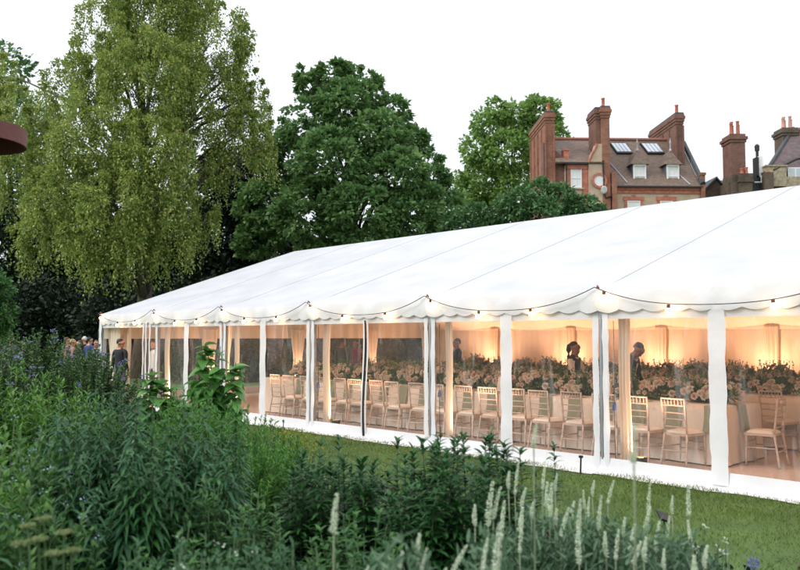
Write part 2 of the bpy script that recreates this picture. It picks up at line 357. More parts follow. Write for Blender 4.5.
# planted bed in front of the camera, lawn beyond it
bed = MB(); BED = [(-9, -1), (3.2, -1), (2.6, 4.5), (2.15, 6.2), (1.2, 7.2), (-.4, 8.2), (-2.0, 9.6), (-4.5, 12.5), (-9, 15)]
bed.add([(x, y, .012) for x, y in BED], [tuple(range(len(BED)))]); struct(bed.build('flower_bed', M['soil']))
fl = MB(); fl.add([(*T(15, .02)[:2], .006), (*T(-9, .02)[:2], .006), (*T(-9, 12)[:2], .006), (*T(15, 12)[:2], .006)], [(0, 1, 2, 3)])
struct(fl.build('floor', M['carpet']))
def inbed(x, y):
    c = False
    for i in range(len(BED)):
        (x1, y1), (x2, y2) = BED[i], BED[i-1]
        if (y1 > y) != (y2 > y) and x < (x2-x1)*(y-y1)/(y2-y1)+x1: c = not c
    return c
# mown grass in front of the marquee
n = 150000
a = RNG.uniform(-4.5, 11, n); b = -RNG.uniform(0, 1, n)**1.3*6.3
xy = P0+a[:, None]*U+b[:, None]*V
ok = (xy[:, 1] > 3.8) & (xy[:, 0] < xy[:, 1]*.55) & np.array([not inbed(x, y) for x, y in xy])
xy = xy[ok]; n = len(xy)
clump = np.sin(xy[:, 0]*3.1+np.sin(xy[:, 1]*2.3)*2)*np.sin(xy[:, 1]*3.7+xy[:, 0]*1.1)
D = rdir(n, .35, 1); D[:, 2] = np.abs(D[:, 2])+.25
lv = Leaves().add(rhombs(np.c_[xy, np.zeros(n)], D, rdir(n), RNG.uniform(.025, .055, n)*(1+.45*clump), RNG.uniform(.004, .0075, n)))
tag(lv.build('grass', M['blade']), 'short mown grass in front of the marquee', 'grass', kind='stuff')

# ------------------------------------------------------------------ marquee (local x = -a, y = b)
mq = thing('marquee', 'large white framed marquee with clear plastic window walls and scalloped eaves', 'marquee', (P0[0], P0[1], 0), RZ)
A0, A1 = -9, 15
def zroof(b): return EH+(RH-EH)*(1-abs(b-HW)/HW)
for k in range(A0, A1, 3):
    for side in (0, 1):
        r = MB()
        def fn(u, v, k=k, side=side):
            a = k+3*u; b = HW*v if side == 0 else 12-HW*v
            sag = -.05*math.sin(PI*u)*math.sin(PI*min(1, v*1.02))-.018*math.sin(PI*u)*(1-v)
            return (-a, b-(0.0 if v else .04*(1 if side == 0 else -1)), zroof(b)+sag)
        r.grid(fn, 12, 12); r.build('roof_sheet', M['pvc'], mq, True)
for a in range(A0, A1+1, 3):                          # keder seams over the rafters
    for side in (0, 1):
        s = MB(); pts = [(-a, b if side == 0 else 12-b, zroof(b)+.004) for b in np.linspace(0, HW-.02, 6)]
        s.tube(pts, .0065, 6); s.build('roof_seam', M['seam'], mq, True)
        rb = MB(); rb.tube([(-a, (b if side == 0 else 12-b), zroof(b)-.07) for b in np.linspace(.05, HW-.02, 4)], .05, 6); rb.build('rafter', M['alu'], mq)
def valance(k, side):
    m = MB(); nn = 60
    def fn(u, v):
        a = k+3*u; d = min(u, 1-u)*3
        puff = .05*math.exp(-(d/.16)**2)
        fold = .012*math.sin(a*9.3+math.sin(a*4.1)*2)
        bot = .235+.036*abs(math.sin(PI*a/.3))+.02*math.exp(-(d/.25)**2)
        out = -.04-puff*(1-.5*v)-fold*v-.012*math.sin(v*PI)
        z = EH-.018*math.sin(PI*u)-bot*v
        b = out if side == 0 else 12-out
        return (-a, b, z)
    m.grid(fn, nn, 5); m.build('valance', M['pvc_val'], mq, True)
for k in range(A0, A1, 3): valance(k, 0); valance(k, 1)
# gable valance, triangle and beams
for a, nm in ((A1+.03, 'gable_sheet'), (A0-.03, 'gable_sheet')):
    m = MB(); m.add([(-a, 0, EH-.35), (-a, 12, EH-.35), (-a, 12, EH), (-a, 6, RH), (-a, 0, EH)], [(0, 1, 2, 3, 4)]); m.build(nm, M['pvc'], mq)
for b in (.06, 11.94):
    m = MB(); m.box(-A1, b-.03, EH-.2, -A0, b+.03, EH-.08); m.build('eave_beam', M['alu'], mq)
m = MB(); m.tube([(-A1, 6, RH-.1), (-A0, 6, RH-.1)], .045, 8); m.build('ridge_beam', M['alu'], mq)
# front legs with the white flaps on each side of them
def strip(m, a0, a1, z0, z1, b, amp=.012, seed=0, nz=16, na=2):
    """a strip of soft white plastic with a wavering edge"""
    def fn(u, v):
        z = z0+(z1-z0)*v; e = amp*(math.sin(z*11+seed)+.6*math.sin(z*23+seed*2))
        return (-(a0+(a1-a0)*u+e*(1 if u > .5 else -.7)), b-.012*math.sin(PI*u)-.006*math.sin(z*9+seed), z)
    m.grid(fn, na, nz)
ZT = EH-.36                                        # underside of the white head band
for a in range(A0, A1+1, 3):
    l = MB(); l.box(-a-.03, .0, .0, -a+.03, .1, EH-.1); l.box(-a-.012, -.008, .03, -a+.012, -.0005, EH-.3, 0)
    lg = l.build('leg', M['alu'], mq)
    bp = MB(); bp.box(-a-.1, -.06, .008, -a+.1, .13, .02); bp.build('base_plate', M['alu'], lg)
    l = MB(); l.box(-a-.035, 11.9, 0, -a+.035, 12.0, EH-.1); l.build('leg', M['alu'], mq)
    if a < A1:
        for s in (-1, 1):
            if a == 12 and s == 1: continue
            m = MB(); strip(m, a+s*.03, a+s*.115, .02, EH-.2, -.014, .006, a+s); m.build('wall_flap', M['pvc_dirty'], mq, True)
    h = MB(); h.tube([(-a, -.03, EH+.02), (-a, -.06, EH+.05), (-a, -.08, EH+.02)], .012, 6); h.build('roof_hook', M['hook'], mq)
for k in np.arange(A0, 12, 1.5):                   # clear windows, head band and ground skirt, one per half bay
    a0, a1 = k+.1, k+1.4
    m = MB()
    m.grid(lambda u, v: (-(a0+(a1-a0)*u), .004+.022*math.sin(PI*v)*math.sin(2*PI*u+k)+.006*math.sin(9*v+7*u), .17+(ZT-.17+.03)*v), 14, 16)
    wp = m.build('clear_window', M['clear'], mq, True)
    m = MB(); m.grid(lambda u, v: (-(k+1.5*u), .0-.012*v, ZT+.16*v), 8, 2); m.build('head_band', M['pvc_dirty'], mq, True)
    m = MB()
    def skirt(u, v, k=k):
        a = k+1.5*u; wv = .03*math.sin(a*2.6+k)+.018*math.sin(a*7.3)+.01*math.sin(a*15)
        if v <= .5: return (-a, -.004-.05*v, .19-.17*v*2*.9)
        q = (v-.5)*2; return (-a, -.03-q*(.2+wv), .03-.018*q+.018*math.sin(a*11)*q*(1-q))
    m.grid(skirt, 24, 6); m.build('ground_skirt', M['pvc_dirty'], mq, True)
for i, a in enumerate(np.arange(A0+1.5, 12, 3)):    # white laced seam at the middle of each bay
    if abs(a-4.5) < .1:                             # one seam stands open and shows its black edging
        m = MB(); m.grid(lambda u, v: (-(a+.03*math.sin(v*5+.6)+.055*(u-.5)*(1-.3*v)), -.03, .05+(EH-.36)*(v)), 2, 16); m.build('black_seam', M['blackstrip'], mq, True)
        for s in (-1, 1):
            m = MB(); m.grid(lambda u, v: (-(a+.03*math.sin(v*5+.6)+s*(.03+.035*u)), -.022, .05+(EH-.36)*v), 2, 16); m.build('wall_seam', M['pvc_dirty'], mq, True)
    else:
        m = MB(); strip(m, a-.1, a+.1, .05, EH-.22, -.025, .007, a*3, 20, 3); m.build('wall_seam', M['pvc_dirty'], mq, True)
# gathered clear flap and doorway at the far bay
for j, (a, wd) in enumerate(((12.42, .5),)):
    m = MB(); m.grid(lambda u, v: (-(a-wd/2+wd*u), .02+.05*math.sin(u*21+v*1.5), .06+(ZT+.1)*v), 40, 8); m.build('gathered_flap', M['clear'], mq, True)
    for u in (.12, .5, .8):
        m = MB(); strip(m, a-wd/2+wd*u-.03, a-wd/2+wd*u+.03, .06, EH-.25, -.04, .01, u*9); m.build('flap_edge', M['pvc_dirty'], mq, True)
m = MB(); m.grid(lambda u, v: (-(12+3*u), -.012*v, ZT+.16*v), 12, 2); m.build('head_band', M['pvc_dirty'], mq, True)
# ceiling lining, back wall lining, near end lining
m = MB()
def ceil(u, v):
    a = A0+.05+(A1-A0-.1)*u; b = .12+11.76*v
    f = ((a-A0) % 3)/3
    return (-a, b, min(zroof(b)-.2-.1*math.sin(PI*f), zroof(b)-.16)-.12*(v > .5)*(v-.5)*2)
m.grid(ceil, 64, 24); m.build('ceiling_lining', M['lining'], mq, True)
m = MB()
m.grid(lambda u, v: (-(A0+(A1-A0)*u), 11.86+.012*math.sin((A0+(A1-A0)*u)*16+math.sin(u*90))*(1-.5*v), .02+1.95*v), 700, 3); m.build('back_wall_lining', M['lining'], mq, True)
m = MB(); m.grid(lambda u, v: (-(A0+(A1-A0)*u), 11.84-.02*math.sin(PI*v), 1.84+.2*v), 40, 3); m.build('lining_pelmet', M['lining'], mq, True)
m = MB(); m.box(-A1, 11.99, .02, -A0, 12.01, EH); m.build('back_wall', M['pvc'], mq)
m = MB(); m.grid(lambda u, v: (-A0-.1+.02*math.sin(u*190), .1+11.8*u, .02+2*v), 200, 2); m.build('end_wall_lining', M['lining'], mq, True)
# far gable wall: clear windows between cream curtains
for k in range(4):
    b0, b1 = 3*k+.12, 3*k+2.88
    m = MB(); m.grid(lambda u, v: (-A1+.02*math.sin(u*6+k), b0+(b1-b0)*u, .15+1.75*v), 10, 6); m.build('clear_window', M['clear'], mq, True)
    l = MB(); l.box(-A1-.03, 3*k+3-.04, 0, -A1+.04, 3*k+3+.04, zroof(3*k+3)-.1); l.build('gable_post', M['alu'], mq)
    m = MB(); m.grid(lambda u, v: (-A1+.09+.02*math.sin(u*40), 3*k+3*u, 1.6+.65*v), 60, 3); m.build('gable_pelmet', M['lining'], mq, True)
m = MB(); m.add([(-A1+.1, .1, EH-.05), (-A1+.1, 11.9, EH-.05), (-A1+.1, 6, RH-.25)], [(0, 1, 2)]); m.build('gable_lining', M['lining'], mq)
m = MB(); m.box(-A1-.02, 0, .02, -A1+.02, 12, .2); m.build('gable_skirt', M['pvc_dirty'], mq)
# cream leg curtains, gathered and tied
def curtain(a, b, wd, z1, alongb=False, waist=.45, seed=0):
    m = MB()
    def fn(u, v):
        z = .02+(z1-.02)*v
        wv = wd*(1-waist*math.exp(-((v-.5)/.22)**2))
        off = (u-.5)*wv; dep = .035*math.sin(u*4*PI*1.5+seed)+.01*math.sin(z*4+seed)
        return (-(a+dep), b+off, z) if alongb else (-(a+off), b+dep, z)
    m.grid(fn, 30, 14); c = m.build('curtain', M['curtain'], mq, True)
    return c
for a in range(A0, A1, 3): curtain(a-.2, .2, .15, 2.08, waist=.1, seed=a)
curtain(14.62, .16, .5, 2.0, waist=.1, seed=1); curtain(14.1, .3, .13, 2.0, waist=.1, seed=2)
for a in (9, 6): curtain(a+.36, .3, .3, 2.05, waist=.5, seed=a+4)
for b in (3, 6, 9): curtain(A1-.16, b, .5, 1.85, True, .35, b)
for b in (.4, 11.5): curtain(A1-.16, b, .6, 1.9, True, .2, b)
for a in range(A0+3, A1, 3): curtain(a, 11.76, .34, 1.9, waist=.12, seed=a)
# corner drape outside the far corner
m = MB(); strip(m, A1-.02, A1+.14, .02, EH-.15, -.03, .012, 5, 16, 4); m.build('corner_flap', M['pvc_dirty'], mq, True)
m = MB(); m.grid(lambda u, v: (-(A1+.16+.16*u), .02+.04*math.sin(u*9), .05+1.8*v), 10, 6); m.build('corner_window', M['clear'], mq, True)

# festoon of bulbs along the eave
fe = thing('festoon_lights', 'dark cable of glowing warm bulbs swagged along the marquee eave', 'string lights', (P0[0], P0[1], 0), RZ)
def zcab(u): return EH+.03-.3*4*u*(1-u)*(.92+.08*math.cos(6*u))
bulb_me = MB().lathe([(.0005, -.095), (.02, -.09), (.032, -.07), (.033, -.055), (.024, -.035), (.013, -.025)], 12).mesh('bulb', M['bulb'], True)
sock_me = MB().lathe([(.013, -.03), (.02, -.03), (.02, .012), (.016, .016), (.0005, .018)], 10).mesh('socket', M['socket'], True)
for k in range(-6, 15, 3):
    c = MB(); c.tube([(-(k+3*u), -.125+.03*math.cos(2*PI*u)*0, zcab(u)) for u in np.linspace(0, 1, 25)], .0058, 6); c.build('cable', M['cable'], fe, True)
    for j, u in enumerate((.045, .36, .70)):
        u2 = u+random.uniform(-.035, .035) if j else u
        z = zcab(u2)
        s = link('socket', sock_me, fe, (-(k+3*(1-u2)), -.125, z-.02)); s.rotation_euler = (random.uniform(-.2, .2), random.uniform(-.25, .25), 0)
        link('bulb', bulb_me, s)
# supply cables with a blue plug hanging beside some legs
for a, lab in ((3, 'thin dark cable with blue plug hanging inside the marquee left of the wide middle bay'), (6, 'thin dark cable with blue plug hanging beside the leg near the black seam'),
               (0, 'thin dark cable with connector hanging beside the nearest full leg')):
    t = thing('power_cable', lab, 'cable', T(a-.14, .06), RZ)
    c = MB(); c.tube([(0, 0, 1.85), (.006, .0, 1.2), (-.004, 0, .7), (.004, 0, .05)], .005, 6); c.build('cable', M['cable'], t, True)
    c = MB(); c.box(-.018, -.02, .76, .018, .016, .83); c.box(-.012, -.014, .83, .012, .012, .86); c.build('plug', M['blueplug'], t)
# uplighters at the foot of the legs
def uplighter(a, b, power, lab):
    t = thing('uplighter', lab, 'uplighter', T(a, b), RZ, 'uplighters round the inside of the marquee')
    c = MB(); c.box(-.09, -.06, .01, .09, .06, .03); c.lathe([(.07, .04), (.075, .05), (.075, .19), (.066, .2), (.066, .18)], 16); c.box(-.09, -.012, .03, -.08, .012, .14); c.box(.08, -.012, .03, .09, .012, .14); c.build('housing', M['black'], t)
    c = MB(); c.lathe([(.0005, .185), (.064, .185)], 16); c.build('lens', M['uplens'], t)
    l = bpy.data.lights.new('lamp', 'SPOT'); l.energy = power; l.color = (1, .52, .31); l.shadow_soft_size = .06; l.spot_size = 2.25; l.spot_blend = .7
    o = bpy.data.objects.new('lamp', l); C.objects.link(o); o.parent = t; o.location = (0, 0, .22); o.rotation_euler = (PI, 0, 0)
ULF = {0: 'glowing uplighter on the floor beside the nearest full leg curtain', 3: 'glowing uplighter behind the leg left of the flowers and seated bay', 6: 'glowing uplighter behind the leg right of the wavy white seam',
       9: 'glowing uplighter by the leg behind the heart-leaved plant', 12: 'glowing uplighter by the gathered flap near the doorway', -3: 'uplighter by the front leg right of the end chair', -6: 'uplighter by the front leg furthest from the doorway'}
for a in range(-6, 15, 3): uplighter(a-.34, .3, 270, ULF[a])
for i, a in enumerate(range(-6, 15, 3)):  # back row added to give the interior ample ambient light
    uplighter(a, 11.15, 225, 'added uplighter filling the marquee with light from the cream back wall, ' + ['at its far right end', 'second along from its right end', 'third along from its right end', 'behind the bending man', 'behind the dark haired waitress', 'behind the man holding papers', 'nearest the dark gable windows'][i])
for b in (3, 6, 9): uplighter(A1-.45, b, 110, 'uplighter at the foot of the far gable curtain ' + {3: 'nearest the doorway', 6: 'in the middle of the gable', 9: 'between the two dark gable windows'}[b])
# ------------------------------------------------------------------ banquet tables (local x = -a)
TABLES = [(-.8, 9.7, 1.45, 2.62), (-6.0, 9.9, 3.75, 4.95), (-6.0, 10.2, 7.0, 8.2)]
TH_ = .76
def long_table(a0, a1, b0, b1, label, cl_label):
    am, bm_ = (a0+a1)/2, (b0+b1)/2; hx, hy = (a1-a0)/2, (b1-b0)/2
    t = thing('banquet_table', label, 'table', T(am, bm_), RZ, 'long banquet tables')
    m = MB(); m.box(-hx+.01, -hy+.01, TH_-.035, hx-.01, hy-.01, TH_-.006); m.build('tabletop', M['chair'], t)
    for x in np.linspace(-hx+.25, hx-.25, max(4, int(hx*1.2))):
        for y in (-hy+.15, hy-.15):
            m = MB(); m.tube([(x, y, 0), (x, y, TH_-.03)], .02, 6); m.build('leg', M['alu'], t)
    # cloth: rounded rectangle top, folds growing towards the floor
    per = []; r = .09
    def side(x0, y0, x1, y1, n):
        for i in range(n): per.append((x0+(x1-x0)*i/n, y0+(y1-y0)*i/n))
    n1, n2 = int(hx*2/.05), int(hy*2/.05)
    side(-hx+r, -hy, hx-r, -hy, n1)
    for q in np.linspace(-PI/2, 0, 7)[:-1]: per.append((hx-r+r*math.cos(q), -hy+r+r*math.sin(q)))
    side(hx, -hy+r, hx, hy-r, n2)
    for q in np.linspace(0, PI/2, 7)[:-1]: per.append((hx-r+r*math.cos(q), hy-r+r*math.sin(q)))
    side(hx-r, hy, -hx+r, hy, n1)
    for q in np.linspace(PI/2, PI, 7)[:-1]: per.append((-hx+r+r*math.cos(q), hy-r+r*math.sin(q)))
    side(-hx, hy-r, -hx, -hy+r, n2)
    for q in np.linspace(PI, 1.5*PI, 7)[:-1]: per.append((-hx+r+r*math.cos(q), -hy+r+r*math.sin(q)))
    N = len(per); vs = []; K = 8
    nrm = []
    for i in range(N):
        x0, y0 = per[i-1]; x1, y1 = per[(i+1) % N]; tx, ty = x1-x0, y1-y0; l = math.hypot(tx, ty); nrm.append((ty/l, -tx/l))
    for k in range(K+1):
        v = k/K; z = TH_-(TH_-.025)*v
        for i, (x, y) in enumerate(per):
            s = i*.05; f = v*(.022*math.sin(s*7.3+math.sin(s*2.1)*2)+.012*math.sin(s*17+1))+.03*v+.012*min(1, v*8)
            vs.append((x+nrm[i][0]*f, y+nrm[i][1]*f, z))
    m = MB(); m.add(vs, [(k*N+i, k*N+(i+1) % N, (k+1)*N+(i+1) % N, (k+1)*N+i) for k in range(K) for i in range(N)]+[tuple(range(N))])
    o = m.build('tablecloth', M['cloth'], None, True); o.location = T(am, bm_); o.rotation_euler = (0, 0, RZ)
    tag(o, cl_label, 'tablecloth', 'floor length tablecloths')
long_table(*TABLES[0], 'long banquet table nearest the clear windows, under flowers and ivory cloth', 'floor length ivory cloth on the table nearest the clear windows')
long_table(*TABLES[1], 'long banquet table in the middle of the marquee, under flowers and ivory cloth', 'floor length ivory cloth on the middle table behind the end chair')
long_table(*TABLES[2], 'long banquet table along the cream back wall, under flowers', 'floor length ivory cloth on the table along the back wall')

# ------------------------------------------------------------------ chiavari chair (faces +y, origin on the floor under the seat)
def bamboo(m, p, q, r, rings=4, n=8):
    p, q = Vector(p), Vector(q); pts = []; rad = []
    for i in range(rings+1):
        t = i/rings
        if 0 < i < rings:
            for d, k in ((-.012, 1), (0, 1.28), (.012, 1)): pts.append(p.lerp(q, t)+(q-p).normalized()*d); rad.append(r*k)
        else: pts.append(p.lerp(q, t)); rad.append(r)
    m.tube(pts, rad, n)
def make_chair():
    t = thing('banquet_chair', '', 'chair')
    SH = .42
    m = MB()
    m.prism([(-.175, -.18), (.175, -.18), (.195, .19), (-.195, .19)], 'z', SH-.03, SH); s_ = m.build('seat', M['chair'], t)
    m = MB()
    def cu(u, v):
        x, y = (u-.5)*2, (v-.5)*2
        h = .04*max(0, (1-abs(x)**5)*(1-abs(y)**5))**.5
        return (x*(.17+.015*v), y*.175+.005, SH+.002+h)
    m.grid(cu, 12, 12); m.build('seat_cushion', M['cushion'], t, True)
    for s in (-1, 1):
        m = MB(); bamboo(m, (s*.185, .175, 0), (s*.175, .165, SH-.02), .013, 4); m.build('leg', M['chair'], t, True)
        m = MB(); bamboo(m, (s*.19, -.235, 0), (s*.165, -.172, SH), .0135, 4); m.build('leg', M['chair'], t, True)
        m = MB(); bamboo(m, (s*.165, -.172, SH), (s*.172, -.225, .87), .0135, 5); m.build('back_post', M['chair'], t, True)
        m = MB(); bamboo(m, (s*.182, .17, .24), (s*.176, -.2, .24), .009, 2, 6); m.build('stretcher', M['chair'], t, True)
    for y, z, w_ in ((.172, .2, .18), (-.21, .2, .175), (.172, .3, .177)):
        m = MB(); bamboo(m, (-w_, y, z), (w_, y, z), .009, 2, 6); m.build('stretcher', M['chair'], t, True)
    def yb(z): return -.172-.053*(z-SH)/.45
    for z, r in ((.86, .012), (.775, .01), (.68, .009), (.60, .009), (.50, .009)):
        m = MB(); bamboo(m, (-.17, yb(z), z), (.17, yb(z), z), r, 3, 6); m.build('back_rail', M['chair'], t, True)
    for x in np.linspace(-.125, .125, 6):
        m = MB(); bamboo(m, (x, yb(.775), .775), (x, yb(.86), .86), .007, 1, 6); m.build('back_spindle', M['chair'], t, True)
    freeze_kids(t); return t
proto = make_chair(); first = [True]
def place_chair(a, b, rz, label, group):
    jit = random.uniform(-.13, .13); loc = T(a+random.uniform(-.04, .04), b+random.uniform(-.05, .05), .008)
    if first[0]:
        first[0] = False; proto.location = loc; proto.rotation_euler = (0, 0, RZ+rz+jit); proto['label'] = label; proto['group'] = group; return proto
    return dup(proto, loc, RZ+rz+jit, label, group)
ORD = ['first', 'second', 'third', 'fourth', 'fifth', 'sixth', 'seventh', 'eighth', 'ninth', 'tenth', 'eleventh', 'twelfth', 'thirteenth', 'fourteenth', 'fifteenth', 'sixteenth', 'seventeenth', 'eighteenth']
G1 = 'limewashed chairs along the window side of the nearest table'
CA = [-.42+.53*i for i in range(18)]
for i, a in enumerate(CA):
    place_chair(a, 1.2, 0, f'limewashed chair, {ORD[i]} from the right on the window side of the nearest table', G1)
place_chair(-1.12, 1.98, PI/2, 'limewashed chair with ivory cushion standing alone at the right end of the nearest table', None)
del_group = [o for o in C.objects if o.get('label', '').startswith('limewashed chair with ivory cushion standing alone')][0]
del del_group['group']
G2 = 'chairs on the far side of the nearest table'
for i in range(12): place_chair(-.2+.6*i, 2.86, PI, f'limewashed chair, {ORD[i]} from the right on the far side of the nearest table', G2)
G3 = 'chairs along the near side of the middle table'
for i in range(10): place_chair(-1.3+.62*i, 3.52, 0, f'limewashed chair, {ORD[i]} from the right along the near side of the middle table', G3)

# ------------------------------------------------------------------ napkins hanging over the table edge, cards
def napkin_mesh():
    m = MB()
    def fn(u, v):
        x = (u-.5)*.24*(1-.1*v); 
        if v < .3: return (x, .16-v/.3*.185, .012+.003*math.sin(u*9))
        q = (v-.3)/.7; return (x+.008*math.sin(q*4), -.027-.05*q-.012*math.sin(u*7)*q, .010-.34*q)
    m.grid(fn, 10, 16); return m.mesh('napkin', M['sage'], True)
nm = napkin_mesh()
for i, a in enumerate(CA):
    o = link('napkin', nm, None, T(a-.27, 1.46, TH_), RZ+random.uniform(-.08, .08))
    tag(o, f'sage green napkin over the window edge of the nearest table, {ORD[i]} from its right end', 'napkin', 'sage napkins hanging over the table edge')
o = link('napkin', nm, None, T(-.79, 1.98, TH_), RZ+PI/2); tag(o, 'sage green napkin hanging over the right end of the nearest table', 'napkin', 'sage napkins hanging over the table edge')
def card_mesh():
    m = MB(); m.add([(-.085, 0, 0), (.085, 0, 0), (.085, .05, .24), (-.085, .05, .24), (.085, .054, .24), (-.085, .054, .24), (.085, .11, 0), (-.085, .11, 0)], [(0, 1, 2, 3), (3, 2, 4, 5), (5, 4, 6, 7)])
    return m.mesh('menu_card', M['card'])
cm = card_mesh()
for a, lab in ((1.05, 'white folded card standing on the nearest table in front of the waitress'), (3.0, 'white folded card standing on the nearest table right of the middle leg curtain')):
    tag(link('menu_card', cm, None, T(a, 1.62, TH_), RZ+.2), lab, 'menu card')

# ------------------------------------------------------------------ low flower troughs
def rose(r, mt, k=14):
    """overlapping cupped petals around a centre"""
    P, D, N = [], [], []
    lv = Leaves()
    for ring, (nn, tilt, sc_) in enumerate(((4, 1.35, .75), (6, .85, .95), (8, .35, 1.05), (7, -.15, .9))):
        an = np.arange(nn)*2*PI/nn+ring*.5+RNG.uniform(-.2, .2, nn)
        d = np.stack([np.cos(an)*math.cos(tilt), np.sin(an)*math.cos(tilt), np.full(nn, math.sin(tilt))], 1)
        p = np.stack([np.cos(an), np.sin(an), np.zeros(nn)], 1)*r*.12*ring
        nrm = np.stack([-np.cos(an), -np.sin(an), np.full(nn, 1.2)], 1)
        lv.add(leafset(p, d, nrm, r*sc_, r*.95, -.25 if ring < 2 else .25, 'ovate', .3))
    return lv.mesh('blossom', M[mt])
BL = [rose(.046, 'rose_p'), rose(.055, 'rose_w'), rose(.038, 'rose_k'), rose(.042, 'rose_w'), rose(.052, 'rose_p')]
def make_arrangement(seed, w_=.78, h=.36, nb=50):
    rs = np.random.default_rng(seed)
    t = thing('flower_arrangement', '', 'flowers')
    m = MB(); m.box(-w_*.36, -.09, 0, w_*.36, .09, .06); m.build('trough', M['trough'], t)
    lv = Leaves(); n = 620
    x = rs.uniform(-1, 1, n); an = rs.uniform(-.1, PI+.1, n); rr = rs.uniform(.35, 1, n)**.6
    env = 1-.35*np.abs(x)**2.5
    p = np.stack([x*w_*.52, np.cos(an)*rr*.27*env, .04+np.abs(np.sin(an))*rr*h*.7*env], 1)
    d = np.stack([x*.7+rs.normal(0, .4, n), np.cos(an)+rs.normal(0, .4, n), np.abs(np.sin(an))+rs.normal(.2, .4, n)], 1)
    lv.add(leafset(p, d, rs.normal(0, 1, (n, 3)), rs.uniform(.05, .11, n), rs.uniform(.022, .045, n), .2, 'ovate'))
    ns = 26; px = rs.uniform(-1, 1, ns)        # taller airy sprigs
    for i in range(ns):
        hh = h*rs.uniform(.8, 1.2); lean = rs.uniform(-.3, .3); k = 14; tt = np.linspace(.4, 1, k)
        pp = np.stack([px[i]*w_*.5+lean*.25*tt**2, rs.uniform(-.16, .16)+np.zeros(k), .06+hh*tt], 1)
        dd = rs.normal(0, .6, (k, 3)); dd[:, 2] += .6
        lv.add(leafset(pp, dd, rs.normal(0, 1, (k, 3)), .055, .02, .1, 'ovate'))
    lv.build('foliage', M['floral_green'], t)
    for i in range(nb):
        x = rs.uniform(-.95, .95); an = rs.uniform(.1, PI*.97); e = 1-.35*abs(x)**2.5
        b = link('blossom', BL[rs.choice(5, p=[.22, .36, .06, .2, .16])], t, (x*w_*.5, math.cos(an)*-.30*e, .06+math.sin(an)*h*.84*e))
        q = Vector((x*.4, math.cos(an)*-.9, math.sin(an)*.9)).normalized(); b.rotation_euler = q.to_track_quat('Z', 'Y').to_euler(); b.scale = (rs.uniform(.8, 1.25),)*3
    freeze_kids(t); return t
arr = [make_arrangement(s) for s in (3, 4, 5)]; used = [False]*3
def place_arr(i, a, b, label, group, sc_=1.0):
    k = i % 3; loc = T(a, b, TH_+.012); rz = RZ+(PI if random.random() < .5 else 0)+random.uniform(-.1, .1)
    if not used[k]:
        used[k] = True; o = arr[k]; o.location = loc; o.rotation_euler = (0, 0, rz); o.scale = (sc_,)*3; o['label'] = label; o['group'] = group
    else: dup(arr[k], loc, rz, label, group, sc_)
for i in range(14): place_arr(i, -.35+.72*i, 2.03, f'lush peach and cream flower trough on the nearest table, {ORD[i]} from its right end', 'flower troughs on the nearest table', random.uniform(.76, .9))
for i in range(17): place_arr(i+1, -1.6+.7*i, 4.35, f'lush peach and cream flower trough on the middle table, {ORD[i]} from its right end', 'flower troughs on the middle table', random.uniform(.74, .88))
for i in range(15): place_arr(i+2, -1.2+.78*i, 7.6, f'lush flower trough on the table by the back wall, {ORD[i]} from its right end', 'flower troughs by the back wall', random.uniform(.74, .88))

